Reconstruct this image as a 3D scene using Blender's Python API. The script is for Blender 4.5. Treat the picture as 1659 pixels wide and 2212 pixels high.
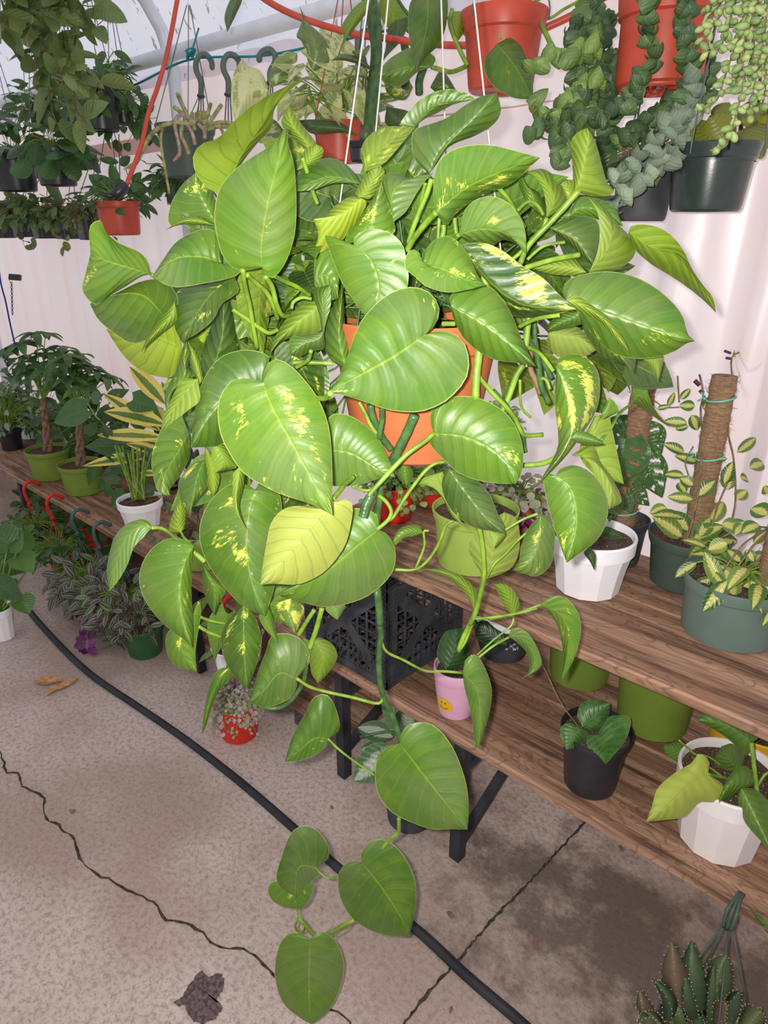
import bpy, math, random
from mathutils import Vector
for _o in list(bpy.data.objects): bpy.data.objects.remove(_o)
SC = bpy.context.scene
COL = SC.collection
V = Vector

# ------------------------------------------------------------------ camera
FPX = 1500.0; PITCH = math.atan(.417); HCAM = 1.6; AZ = math.radians(46.8)
HV = V((-math.cos(AZ), math.sin(AZ), 0)); RV = V((HV.y, -HV.x, 0)); ZV = V((0, 0, 1))
FWD = HV*math.cos(PITCH) - ZV*math.sin(PITCH); UPV = HV*math.sin(PITCH) + ZV*math.cos(PITCH)
CAM = V((0, 0, HCAM))
cd = bpy.data.cameras.new('camera'); co = bpy.data.objects.new('camera', cd); COL.objects.link(co)
cd.sensor_fit = 'VERTICAL'; cd.sensor_height = 36.0; cd.lens = 36.0*FPX/2212.0; cd.clip_start = .02
co.location = CAM; co.rotation_euler = FWD.to_track_quat('-Z', 'Y').to_euler()
SC.camera = co

# ------------------------------------------------------------------ light
SC.view_settings.view_transform = 'Standard'; SC.view_settings.look = 'None'
SC.view_settings.gamma = 1; SC.view_settings.exposure = 0.0; SC.view_settings.use_curve_mapping = False
WORLD_S = .66
SUN_E = 1.75
FLASH_E = 24.0
w = bpy.data.worlds.new('world'); SC.world = w; w.use_nodes = True
wn = w.node_tree.nodes; bgn = wn['Background']
bgn.inputs[0].default_value = (.95, .95, 1.0, 1); bgn.inputs[1].default_value = WORLD_S
sd = bpy.data.lights.new('sun', 'SUN'); so = bpy.data.objects.new('sun', sd); COL.objects.link(so)
sd.energy = SUN_E; sd.angle = math.radians(6); sd.color = (1, .95, .9)
so.rotation_euler = V((.35, -.85, -1.15)).to_track_quat('-Z', 'Y').to_euler()
# the phone's own flash, a few centimetres to the left of its lens
fd = bpy.data.lights.new('phone_flash', 'AREA'); fo = bpy.data.objects.new('phone_flash', fd); COL.objects.link(fo)
fd.shape = 'DISK'; fd.size = .02; fd.energy = FLASH_E; fd.color = (1, .97, .93)
fo.location = CAM - RV*.028 + UPV*.018 - FWD*.01; fo.rotation_euler = FWD.to_track_quat('-Z', 'Y').to_euler()

# ------------------------------------------------------------------ places in the room
WALL = 1.68; Z1 = .42; Z2 = .80; HANG = 1.42
def ray(x, y): return FWD + RV*((x-829.5)/FPX) - UPV*((y-1106)/FPX)
def at_d(x, y, d): return CAM + ray(x, y)*d
def at_z(x, y, z): r = ray(x, y); return CAM + r*((z-HCAM)/r.z)
def at_y(x, y, Y): r = ray(x, y); return CAM + r*(Y/r.y)
def depth(p): return (V(p)-CAM).dot(FWD)
TILE = {'A': (160, 400, 3.318), 'B': (400, 160, 3.318), 'C': (750, 160, 3.318), 'D': (1060, 260, 3.318),
        'E': (550, 450, 3.318), 'F': (950, 600, 3.318), 'G': (220, 800, 3.318), 'H': (700, 850, 3.318),
        'a1': (0, 0, 2.9625), 'a2': (450, 0, 2.9625), 'a3': (1099, 0, 2.9625), 'a4': (0, 560, 2.9625), 'a5': (1099, 660, 2.9625),
        'b1': (0, 1000, 2.9625), 'b2': (560, 1100, 2.765), 'b3': (1059, 1200, 2.765), 'b4': (1059, 1700, 2.765),
        'b5': (500, 1600, 2.765), 'b6': (0, 1550, 2.765), 'P': (0, 0, 1.0)}
def tp(t, s):
    ox, oy, k = TILE[t]; v = [float(a) for a in s.replace(',', ' ').split()]
    return [(ox+v[i]/k, oy+v[i+1]/k) for i in range(0, len(v), 2)]

# ------------------------------------------------------------------ object helpers
ORG = {}
def props(o, label=None, cat=None, group=None, kind=None):
    if label: o['label'] = label
    if cat: o['category'] = cat
    if group: o['group'] = group
    if kind: o['kind'] = kind
    return o
def thing(name, loc, label, cat, group=None):
    o = bpy.data.objects.new(name, None); COL.objects.link(o); o.location = loc; o.empty_display_size = .05
    ORG[o.name] = V(loc); return props(o, label, cat, group)

class MB:
    def __init__(s): s.v = []; s.f = []; s.uv = []; s.c = []
    def add(s, vs, fs, uvs=None, col=(0, .5, 0)):
        n = len(s.v); s.v += [tuple(p) for p in vs]; s.f += [tuple(i+n for i in f) for f in fs]
        s.uv += list(uvs) if uvs else [(0.25, 0.25)]*len(vs); s.c += [col]*len(vs)
    def build(s, name, mat, parent=None, smooth=True, sharp=None):
        if not s.v: return None
        me = bpy.data.meshes.new(name)
        off = ORG.get(parent.name, V((0, 0, 0))) if parent else V((0, 0, 0))
        me.from_pydata([(a[0]-off.x, a[1]-off.y, a[2]-off.z) for a in s.v], [], s.f)
        li = [0]*len(me.loops); me.loops.foreach_get('vertex_index', li)
        ul = me.uv_layers.new(name='UVMap'); fl = []
        for i in li: fl += s.uv[i]
        ul.data.foreach_set('uv', fl)
        ca = me.color_attributes.new('lf', 'FLOAT_COLOR', 'POINT'); fl = []
        for c in s.c: fl += [c[0], c[1], c[2], 1.0]
        ca.data.foreach_set('color', fl)
        if smooth: me.polygons.foreach_set('use_smooth', [True]*len(me.polygons))
        me.materials.append(mat); me.update()
        if sharp: me.set_sharp_from_angle(angle=math.radians(sharp))
        o = bpy.data.objects.new(name, me); COL.objects.link(o)
        if parent: o.parent = parent; ORG[o.name] = off
        return o
    def grid(s, P, nu, nv, uvs=None, col=(0, .5, 0), closed=False, flip=False):
        # P row-major nu x nv
        fs = []
        for i in range(nu-1):
            for j in range(nv-1 if not closed else nv):
                a = i*nv+j; b = i*nv+(j+1) % nv; c = (i+1)*nv+(j+1) % nv; d = (i+1)*nv+j
                fs.append((a, d, c, b) if flip else (a, b, c, d))
        s.add(P, fs, uvs, col)
    def lathe(s, c, prof, n=40, squash=None, col=(0, .5, 0), rfun=None):
        P = []; U = []
        for i, (r, z) in enumerate(prof):
            for k in range(n):
                a = 2*math.pi*k/n; rr = r*(rfun(a, i) if rfun else 1)
                P.append((c[0]+rr*math.cos(a), c[1]+rr*math.sin(a), c[2]+z)); U.append((k/n, i/len(prof)))
        s.grid(P, len(prof), n, U, col, closed=True)
    def tube(s, pts, r, n=8, col=(0, .5, 0), cap=True):
        pts = [V(p) for p in pts]; m = len(pts)
        rs = r if isinstance(r, (list, tuple)) else [r]*m
        if len(rs) != m: rs = [rs[0]+(rs[-1]-rs[0])*i/(m-1) for i in range(m)]
        t0 = (pts[1]-pts[0]).normalized(); ref = V((0, 0, 1)) if abs(t0.z) < .9 else V((1, 0, 0))
        nx = t0.cross(ref).normalized(); P = []; U = []
        for i, p in enumerate(pts):
            t = (pts[min(i+1, m-1)]-pts[max(i-1, 0)])
            if t.length < 1e-9: t = t0
            t.normalize(); nx = (nx - t*nx.dot(t)).normalized(); by = t.cross(nx)
            for k in range(n):
                a = 2*math.pi*k/n; P.append(p+(nx*math.cos(a)+by*math.sin(a))*rs[i]); U.append((i/m, k/n))
        b = len(s.v); s.grid(P, m, n, U, col, closed=True)
        if cap:
            s.f.append(tuple(b+k for k in range(n))[::-1]); s.f.append(tuple(b+(m-1)*n+k for k in range(n)))
    def box(s, lo, hi, col=(0, .5, 0)):
        x0, y0, z0 = lo; x1, y1, z1 = hi
        vs = [(x0, y0, z0), (x1, y0, z0), (x1, y1, z0), (x0, y1, z0), (x0, y0, z1), (x1, y0, z1), (x1, y1, z1), (x0, y1, z1)]
        s.add(vs, [(0, 3, 2, 1), (4, 5, 6, 7), (0, 1, 5, 4), (1, 2, 6, 5), (2, 3, 7, 6), (3, 0, 4, 7)], None, col)
    def bar(s, a, b, wd, th, nrm):
        a = V(a); b = V(b); t = (b-a).normalized(); nn = V(nrm).normalized(); sd_ = t.cross(nn).normalized()*wd/2; nn = nn*th/2
        vs = [a-sd_-nn, a+sd_-nn, a+sd_+nn, a-sd_+nn, b-sd_-nn, b+sd_-nn, b+sd_+nn, b-sd_+nn]
        s.add(vs, [(0, 1, 2, 3), (4, 7, 6, 5), (0, 4, 5, 1), (1, 5, 6, 2), (2, 6, 7, 3), (3, 7, 4, 0)])
    def blob(s, c, rx, ry, rz, d=(0, 0, 1), n=8, m=5, col=(0, .5, 0)):
        d = V(d).normalized(); ref = V((0, 0, 1)) if abs(d.z) < .9 else V((1, 0, 0)); x = d.cross(ref).normalized(); y = d.cross(x)
        P = []; U = []
        for i in range(m+1):
            ph = math.pi*i/m
            for k in range(n):
                a = 2*math.pi*k/n
                P.append(V(c)+x*(rx*math.sin(ph)*math.cos(a))+y*(ry*math.sin(ph)*math.sin(a))+d*(rz*-math.cos(ph))); U.append((i/m, k/n))
        s.grid(P, m+1, n, U, col, closed=True)

def spline(pts, n):
    """Catmull-Rom through pts, n samples evenly by arc length"""
    pts = [tuple(p) for p in pts]; D = len(pts[0])
    if len(pts) == 2: pts = [pts[0], tuple((a+b)/2 for a, b in zip(*pts)), pts[1]]
    e = [tuple(2*a-b for a, b in zip(pts[0], pts[1]))]+pts+[tuple(2*a-b for a, b in zip(pts[-1], pts[-2]))]
    fine = []
    for i in range(1, len(e)-2):
        for k in range(10):
            t = k/10; p0, p1, p2, p3 = e[i-1:i+3]
            fine.append(tuple(.5*(2*p1[j]+(p2[j]-p0[j])*t+(2*p0[j]-5*p1[j]+4*p2[j]-p3[j])*t*t+(3*p1[j]-p0[j]-3*p2[j]+p3[j])*t**3) for j in range(D)))
    fine.append(pts[-1]); L = [0]
    for a, b in zip(fine, fine[1:]): L.append(L[-1]+math.dist(a, b))
    out = []; k = 0
    for i in range(n):
        d = L[-1]*i/(n-1)
        while k < len(L)-2 and L[k+1] < d: k += 1
        f = (d-L[k])/max(L[k+1]-L[k], 1e-9); f = min(max(f, 0), 1)
        out.append(tuple(fine[k][j]+(fine[k+1][j]-fine[k][j])*f for j in range(D)))
    return out

# ------------------------------------------------------------------ materials
class NT:
    def __init__(s, name):
        s.m = bpy.data.materials.new(name); s.m.use_nodes = True; s.t = s.m.node_tree; s.n = s.t.nodes; s.l = s.t.links
        s.b = s.n['Principled BSDF']; s.out = s.n['Material Output']
    def new(s, ty, **k):
        q = s.n.new(ty)
        for a, b in k.items(): setattr(q, a, b)
        return q
    def link(s, a, b): s.l.new(a, b)
    def math(s, op, a, b=None, c=None, clamp=False):
        q = s.n.new('ShaderNodeMath'); q.operation = op; q.use_clamp = clamp
        for i, x in enumerate((a, b, c)):
            if x is None: continue
            if isinstance(x, (int, float)): q.inputs[i].default_value = x
            else: s.l.new(x, q.inputs[i])
        return q.outputs[0]
    def mix(s, f, a, b, bt='MIX'):
        q = s.n.new('ShaderNodeMix'); q.data_type = 'RGBA'; q.blend_type = bt
        for i, x in ((0, f), (6, a), (7, b)):
            if isinstance(x, (int, float)): q.inputs[i].default_value = x
            elif isinstance(x, tuple): q.inputs[i].default_value = (*x[:3], 1)
            else: s.l.new(x, q.inputs[i])
        return q.outputs[2]
    def noise(s, vec=None, scale=5, detail=3, rough=.5, dist=0):
        q = s.n.new('ShaderNodeTexNoise'); q.inputs['Scale'].default_value = scale; q.inputs['Detail'].default_value = detail
        q.inputs['Roughness'].default_value = rough; q.inputs['Distortion'].default_value = dist
        if vec is not None: s.l.new(vec, q.inputs['Vector'])
        return q.outputs[0]
    def step(s, x, lo, hi):
        q = s.n.new('ShaderNodeMapRange'); q.interpolation_type = 'SMOOTHSTEP'
        s.l.new(x, q.inputs[0])
        for i, v in ((1, lo), (2, hi)):
            if isinstance(v, (int, float)): q.inputs[i].default_value = v
            else: s.l.new(v, q.inputs[i])
        return q.outputs[0]
    def geo(s): return s.n.new('ShaderNodeNewGeometry')
    def pos(s, sx=1, sy=1, sz=1):
        g = s.n.new('ShaderNodeNewGeometry'); m = s.n.new('ShaderNodeMapping'); m.inputs['Scale'].default_value = (sx, sy, sz)
        s.l.new(g.outputs['Position'], m.inputs[0]); return m.outputs[0]
    def bump(s, h, st=.3, dist=.002):
        q = s.n.new('ShaderNodeBump'); q.inputs['Strength'].default_value = st; q.inputs['Distance'].default_value = dist
        s.l.new(h, q.inputs['Height']); s.l.new(q.outputs[0], s.b.inputs['Normal'])
    def col(s, x):
        if isinstance(x, tuple): s.b.inputs['Base Color'].default_value = (*x[:3], 1)
        else: s.l.new(x, s.b.inputs['Base Color'])
    def set(s, rough=.5, spec=.5, metal=0):
        s.b.inputs['Roughness'].default_value = rough; s.b.inputs['Specular IOR Level'].default_value = spec; s.b.inputs['Metallic'].default_value = metal

def srgb(r, g, b):
    f = lambda c: (c/255/12.92) if c/255 <= .04045 else ((c/255+.055)/1.055)**2.4
    return (f(r), f(g), f(b))

def plastic(name, c, rough=.45, spec=.4, var=.12, scale=18):
    t = NT(name); n = t.noise(t.pos(), scale, 3); n2 = t.noise(t.pos(), 170, 2)
    dk = tuple(x*(1-var) for x in c); lt = tuple(min(1, x*(1+var)) for x in c)
    t.col(t.mix(t.step(n, .3, .7), dk, lt)); t.set(rough, spec); t.bump(n2, .12, .0006); return t.m

def leafmat(name, dark, mid, light, vcol=(.72, .74, .22), mode='streak', under=None, rough=.38, trans=.22, vein=1.0, bumpy=.5, gain=.675, dust=.0):
    t = NT(name)
    at = t.new('ShaderNodeAttribute', attribute_name='lf'); sp = t.new('ShaderNodeSeparateColor'); t.link(at.outputs[0], sp.inputs[0])
    vari, tone, seed = sp.outputs[0], sp.outputs[1], sp.outputs[2]
    uv = t.new('ShaderNodeUVMap', uv_map='UVMap'); su = t.new('ShaderNodeSeparateXYZ'); t.link(uv.outputs[0], su.inputs[0])
    u, v = su.outputs[0], su.outputs[1]
    a = t.math('ABSOLUTE', t.math('SUBTRACT', v, .5))         # 0 midrib .. .5 margin
    base = t.mix(t.step(tone, .0, .5), dark, mid); base = t.mix(t.step(tone, .5, 1.0), base, light)
    cn = t.noise(t.pos(), 26, 4); base = t.mix(t.math('MULTIPLY', t.step(cn, .35, .7), .30), base, t.mix(.5, base, light))
    base = t.mix(t.math('MULTIPLY', t.step(t.noise(t.pos(), 9, 3), .42, .68), dust), base, (.17, .20, .10))
    # lateral veins run outwards and forwards
    across = t.math('SUBTRACT', t.math('MULTIPLY', u, 1.0), t.math('MULTIPLY', a, .35))
    vw = t.math('SINE', t.math('ADD', t.math('MULTIPLY', across, 52.0), t.math('MULTIPLY', cn, 4.5))); vh = t.step(vw, -1.0, 1.0)
    vw2 = t.math('SINE', t.math('ADD', t.math('MULTIPLY', across, 190.0), t.math('MULTIPLY', cn, 7.0)))
    ve = t.step(vw, .80, 1.0)
    base = t.mix(t.math('MULTIPLY', ve, .09*vein), base, light)
    base = t.mix(t.math('MULTIPLY', t.step(vw2, .3, 1.0), .10*vein), base, dark)
    cx = t.new('ShaderNodeCombineXYZ'); t.link(t.math('MULTIPLY', across, 26.0), cx.inputs[0])
    t.link(t.math('ADD', t.math('MULTIPLY', v, 7.0), t.math('MULTIPLY', seed, 31.0)), cx.inputs[1]); t.link(t.math('MULTIPLY', seed, 17.0), cx.inputs[2])
    if mode == 'streak':
        cb = t.new('ShaderNodeCombineXYZ'); t.link(t.math('MULTIPLY', u, 2.6), cb.inputs[0]); t.link(t.math('MULTIPLY', v, 2.6), cb.inputs[1]); t.link(t.math('MULTIPLY', seed, 53.0), cb.inputs[2])
        patch = t.noise(cb.outputs[0], 1.3, 1); fine = t.noise(cx.outputs[0], 1.7, 6, .72)
        f = t.math('ADD', t.math('MULTIPLY', patch, .55), t.math('MULTIPLY', fine, .45))
        thr = t.math('SUBTRACT', gain, t.math('MULTIPLY', vari, .20))
        m = t.step(f, thr, t.math('ADD', thr, .045))
        dots = t.step(t.noise(cx.outputs[0], 5.0, 2, .5), t.math('SUBTRACT', .80, t.math('MULTIPLY', vari, .12)), .84)
        base = t.mix(t.math('MULTIPLY', m, .8), base, vcol); base = t.mix(t.math('MULTIPLY', dots, t.math('MULTIPLY', vari, .9)), base, vcol)
    elif mode == 'center':
        n_ = t.noise(cx.outputs[0], 1.2, 3); e = t.math('ADD', a, t.math('MULTIPLY', t.math('SUBTRACT', n_, .5), .35))
        m = t.math('SUBTRACT', 1.0, t.step(e, .12, .27)); base = t.mix(t.math('MULTIPLY', m, t.math('MINIMUM', t.math('MULTIPLY', vari, 2.0), .92)), base, vcol)
    elif mode == 'margin':
        n_ = t.noise(cx.outputs[0], 1.0, 2); e = t.math('ADD', a, t.math('MULTIPLY', t.math('SUBTRACT', n_, .5), .12))
        m = t.step(e, .16, .20); base = t.mix(t.math('MULTIPLY', m, .95), base, vcol)
    elif mode == 'stripe':
        m = t.math('MULTIPLY', t.step(a, .10, .17), t.math('SUBTRACT', 1.0, t.step(a, .28, .36))); base = t.mix(t.math('MULTIPLY', m, .85), base, vcol)
    elif mode == 'silver':
        n_ = t.noise(cx.outputs[0], 1.6, 4); e = t.math('ADD', a, t.math('MULTIPLY', t.math('SUBTRACT', n_, .5), .4))
        m = t.math('SUBTRACT', 1.0, t.step(e, .18, .26)); base = t.mix(t.math('MULTIPLY', m, .9), base, vcol)
    midm = t.math('SUBTRACT', 1.0, t.step(a, .006, .016)); base = t.mix(t.math('MULTIPLY', midm, .38*vein), base, light)
    edge = t.step(a, .488, .497); base = t.mix(t.math('MULTIPLY', edge, .6*vein), base, t.mix(.5, light, (.6, .65, .3)))
    if under is None: under = tuple(.55*x+.45*y for x, y in zip(mid, light))
    g = t.geo(); bf = g.outputs['Backfacing']
    ucol = t.mix(t.math('MULTIPLY', ve, .3), t.mix(t.math('MULTIPLY', tone, .9), t.mix(.35, base, under), t.mix(.5, base, light)), dark)
    base = t.mix(bf, base, ucol)
    t.col(base)
    t.set(rough, .5)
    rr = t.math('ADD', t.math('MULTIPLY', t.noise(t.pos(), 60, 3), .25), t.math('ADD', rough-.12, t.math('MULTIPLY', bf, .15))); t.link(rr, t.b.inputs['Roughness'])
    rid = t.math('SUBTRACT', t.math('ADD', t.math('MULTIPLY', vh, 1.0), t.math('MULTIPLY', cn, .8)), t.math('MULTIPLY', t.math('SUBTRACT', 1.0, t.step(a, 0.0, .03)), .5))
    t.bump(rid, bumpy*.7, .0020)
    if trans > 0:
        tr = t.new('ShaderNodeBsdfTranslucent'); t.link(t.mix(.35, base, light), tr.inputs[0])
        mx = t.new('ShaderNodeMixShader'); mx.inputs[0].default_value = trans
        t.link(t.b.outputs[0], mx.inputs[1]); t.link(tr.outputs[0], mx.inputs[2]); t.link(mx.outputs[0], t.out.inputs[0])
    return t.m

M = {}
M['pothos'] = leafmat('pothos_leaf', (.018, .066, .010), (.088, .200, .018), (.33, .42, .025), (.76, .76, .13), under=(.24, .33, .018), rough=.42, dust=.34)
M['pale'] = leafmat('pale_leaf_underside', (.05, .14, .02), (.20, .30, .05), (.31, .35, .06), under=(.31, .35, .06), rough=.5)
M['marble'] = leafmat('marbled_leaf', (.05, .14, .03), (.10, .22, .04), (.45, .50, .15), (.74, .74, .38), under=(.3, .4, .15), gain=.60)
M['dusty'] = leafmat('dusty_leaf', (.05, .10, .035), (.13, .19, .075), (.30, .40, .08), (.6, .62, .3), rough=.5, under=(.2, .26, .1))
M['green'] = leafmat('dark_green_leaf', (.018, .055, .016), (.045, .125, .030), (.16, .30, .06), under=(.10, .18, .05))
M['hoya'] = leafmat('trailing_leaf', (.035, .08, .025), (.11, .18, .05), (.32, .40, .13), (.5, .52, .2), under=(.2, .27, .08), vein=.5)
M['curl'] = leafmat('curled_leaf', (.045, .09, .05), (.09, .155, .06), (.24, .36, .08), under=(.30, .46, .08), vein=.3, rough=.5)
M['grey'] = leafmat('felted_grey_leaf', (.16, .21, .15), (.24, .31, .22), (.36, .44, .30), under=(.22, .34, .14), vein=.3, rough=.7)
M['burro'] = leafmat('plump_pale_leaf', (.18, .30, .10), (.32, .45, .15), (.50, .58, .22), vein=.0, rough=.55, bumpy=.1)
M['yellowhoya'] = leafmat('yellow_centred_leaf', (.02, .07, .015), (.06, .16, .03), (.25, .33, .06), (.66, .62, .18), 'center', rough=.3)
M['song'] = leafmat('yellow_margined_leaf', (.05, .12, .02), (.10, .20, .04), (.30, .38, .06), (.88, .70, .16), 'margin', vein=.2)
M['zebra'] = leafmat('silver_striped_leaf', (.10, .018, .09), (.085, .045, .06), (.09, .12, .045), (.26, .33, .20), 'stripe', vein=.2, under=(.13, .02, .12))
M['purple'] = leafmat('purple_leaf', (.06, .006, .06), (.12, .012, .10), (.20, .03, .17), vein=.2)
M['silver'] = leafmat('silver_centred_leaf', (.03, .08, .03), (.06, .14, .05), (.2, .3, .1), (.42, .48, .36), 'silver')
M['money'] = leafmat('palmate_leaf', (.025, .075, .02), (.055, .15, .035), (.15, .28, .05))
M['pinky'] = leafmat('small_pink_leaf', (.44, .24, .34), (.36, .40, .22), (.60, .44, .50), (.6, .45, .55), vein=0)
M['stem'] = plastic('green_stem', (.16, .27, .025), .4, .4, .3, 40)
M['stemd'] = plastic('dark_green_stem', (.045, .105, .028), .4, .4, .35, 60)
M['stemw'] = plastic('woody_stem', (.20, .13, .07), .8, .2, .3, 60)
M['trunk'] = plastic('brown_trunk', (.20, .115, .075), .85, .2, .35, 40)
M['terra'] = plastic('terracotta_plastic', (.44, .12, .045), .45, .35, .08)
M['red'] = plastic('red_plastic', srgb(182, 70, 50), .42, .4, .12)
M['redb'] = plastic('bright_red_plastic', srgb(205, 45, 30), .45, .4, .1)
M['black'] = plastic('black_plastic', (.018, .018, .024), .35, .5, .2)
M['dkgreen'] = plastic('dark_green_plastic', (.030, .042, .038), .25, .5, .12)
M['midgreen'] = plastic('green_plastic', (.055, .085, .065), .5, .35, .08)
M['pinegreen'] = plastic('pine_green_plastic', (.03, .10, .035), .5, .35, .1)
M['lime'] = plastic('lime_plastic', (.33, .46, .08), .5, .35, .06)
M['olive'] = plastic('olive_lime_plastic', (.17, .25, .035), .5, .35, .06)
M['white'] = plastic('white_plastic', (.86, .84, .87), .4, .4, .03)
M['cream'] = plastic('cream_white_plastic', (.74, .68, .66), .45, .4, .04)
M['pink'] = plastic('pink_glaze', (.72, .40, .56), .4, .4, .05)
M['yellow'] = plastic('yellow_plastic', (.75, .45, .02), .45, .4, .05)
M['slate'] = plastic('charcoal_pot', (.05, .052, .06), .6, .3, .3)
M['tealp'] = plastic('teal_grey_plastic', (.05, .10, .10), .45, .4, .1)
M['wire'] = plastic('pale_wire', (.45, .45, .42), .4, .5, .05)
M['wiredk'] = plastic('grey_green_wire', (.10, .12, .10), .5, .4, .1)
M['rubber'] = plastic('black_hose_rubber', (.022, .023, .028), .55, .3, .25, 9)
M['redhose'] = plastic('red_hose_rubber', (.52, .07, .04), .4, .4, .12)
M['steel'] = plastic('dark_painted_steel', (.028, .028, .036), .55, .4, .25)
M['pvc'] = plastic('white_pvc_pipe', (.66, .68, .74), .35, .4, .05)
M['twine'] = plastic('teal_twine', (.02, .22, .25), .7, .2, .2)
M['blue'] = plastic('blue_cord', (.02, .03, .25), .6, .3, .1)
M['tie'] = plastic('mint_plant_tie', (.16, .55, .36), .6, .3, .1)
M['ink'] = plastic('white_ink', (.72, .76, .82), .6, .2, .05)
M['dark_ink'] = plastic('dark_ink', (.05, .03, .01), .6, .2, .05)

def soilm():
    t = NT('potting_soil'); n = t.noise(t.pos(), 140, 4, .7); p = t.step(t.noise(t.pos(), 330, 1), .66, .72)
    t.col(t.mix(p, t.mix(n, (.03, .018, .012), (.16, .10, .07)), (.62, .56, .50))); t.set(.95, .1); t.bump(n, .9, .006); return t.m
M['soil'] = soilm()
def woodm():
    t = NT('weathered_plank'); v = t.pos(1.6, 26, 26); n = t.noise(v, 1.0, 6, .62, .6); n2 = t.noise(t.pos(2.2, 2.2, 2.2), 2.0, 3); n3 = t.noise(t.pos(5, 150, 60), 1.0, 3)
    c = t.mix(t.step(n, .30, .68), (.085, .038, .022), (.42, .245, .16)); c = t.mix(t.math('MULTIPLY', t.step(n2, .45, .7), .35), c, (.30, .13, .055))
    c = t.mix(t.math('MULTIPLY', t.step(n3, .5, .75), .4), c, (.52, .34, .235)); 
    v2 = t.noise(t.pos(3.0, 9, 9), 1.0, 2, .5, 2.2); ring = t.step(t.math('SINE', t.math('MULTIPLY', v2, 60.0)), .5, 1.0); c = t.mix(t.math('MULTIPLY', ring, .42), c, (.075, .033, .02))
    t.col(c); t.set(.62, .3); t.bump(t.math('ADD', n, t.math('MULTIPLY', n3, .5)), .6, .003); return t.m
M['wood'] = woodm()
def concm():
    t = NT('stained_concrete'); n = t.noise(t.pos(1, 1, 1), 1.6, 4, .55); n2 = t.noise(t.pos(1, 1, 1), 75, 6, .75); n3 = t.noise(t.pos(20, 60, 20), 3.5, 2)
    c = t.mix(t.step(n, .38, .62), (.385, .29, .245), (.55, .445, .40)); c = t.mix(t.math('MULTIPLY', t.step(n2, .42, .66), .72), c, (.25, .18, .15))
    c = t.mix(t.math('MULTIPLY', t.step(n3, .62, .72), .55), c, (.12, .10, .09)); sp_ = t.step(t.noise(t.pos(), 260, 1), .72, .76); c = t.mix(t.math('MULTIPLY', sp_, .5), c, (.62, .55, .5))
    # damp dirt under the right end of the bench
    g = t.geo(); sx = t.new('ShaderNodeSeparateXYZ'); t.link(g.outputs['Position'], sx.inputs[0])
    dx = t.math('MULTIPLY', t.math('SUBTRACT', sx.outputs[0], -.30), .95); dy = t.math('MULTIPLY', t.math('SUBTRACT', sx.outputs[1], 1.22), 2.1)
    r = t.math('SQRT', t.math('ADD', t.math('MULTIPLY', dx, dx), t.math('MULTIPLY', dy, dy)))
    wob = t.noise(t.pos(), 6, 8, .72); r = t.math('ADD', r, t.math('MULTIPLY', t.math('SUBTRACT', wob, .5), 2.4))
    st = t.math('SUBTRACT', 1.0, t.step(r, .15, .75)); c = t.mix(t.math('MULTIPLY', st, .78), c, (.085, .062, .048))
    t.col(c); t.set(.85, .2); t.bump(t.math('ADD', n2, t.math('MULTIPLY', n3, .3)), .25, .0015); return t.m
M['floor'] = concm()
M['crack'] = plastic('crack_dirt', (.055, .048, .035), .95, .05, .5, 90)
M['stain'] = plastic('dark_tar_stain', (.115, .078, .078), .8, .2, .5, 120)
M['dryleaf'] = plastic('dry_leaf', (.46, .24, .10), .7, .2, .3, 60)
def film(name, c1, c2, c3, sx, specks=0):
    t = NT(name); n = t.noise(t.pos(sx, sx, .6), 1.4, 3); n2 = t.noise(t.pos(), 3.0, 4); wv = t.noise(t.pos(400, 10, 400), 1, 1)
    c = t.mix(t.step(n, .3, .7), c1, c2); c = t.mix(t.math('MULTIPLY', t.step(n2, .4, .75), .5), c, c3)
    if specks: 
        s1 = t.step(t.noise(t.pos(1, .35, .35), 26, 4, .75), .60, .64); c = t.mix(t.math('MULTIPLY', s1, .75), c, (.20, .17, .14))
        s2 = t.step(t.noise(t.pos(1, 1, 1), 5, 4, .7), .60, .75); c = t.mix(t.math('MULTIPLY', s2, .35), c, (.55, .45, .28))
    d = t.new('ShaderNodeBsdfDiffuse'); tr = t.new('ShaderNodeBsdfTranslucent'); mx = t.new('ShaderNodeMixShader'); mx.inputs[0].default_value = .55
    t.link(c, d.inputs[0]); t.link(c, tr.inputs[0]); t.link(d.outputs[0], mx.inputs[1]); t.link(tr.outputs[0], mx.inputs[2])
    gl = t.new('ShaderNodeBsdfGlossy'); gl.inputs['Roughness'].default_value = .35; m2 = t.new('ShaderNodeMixShader'); m2.inputs[0].default_value = .05
    t.link(mx.outputs[0], m2.inputs[1]); t.link(gl.outputs[0], m2.inputs[2]); t.link(m2.outputs[0], t.out.inputs[0]); return t.m
M['wall'] = film('greenhouse_wall_film', (.93, .79, .78), (.90, .83, .86), (.94, .82, .81), 3.0)
M['roof'] = film('greenhouse_roof_film', (.78, .82, .93), (.86, .86, .94), (.90, .84, .90), 2.0, 1)
M['band'] = film('pink_seam_film', (.74, .46, .43), (.76, .50, .47), (.7, .45, .42), 3.0)
def coirm():
    t = NT('coir_fibre'); n = t.noise(t.pos(60, 60, 200), 1, 4, .7, 1.5); n2 = t.noise(t.pos(), 25, 3)
    t.col(t.mix(n, t.mix(n2, (.14, .065, .03), (.30, .155, .075)), (.55, .36, .22))); t.set(.9, .1); t.bump(n, 1.0, .006); return t.m
M['coir'] = coirm()

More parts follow.
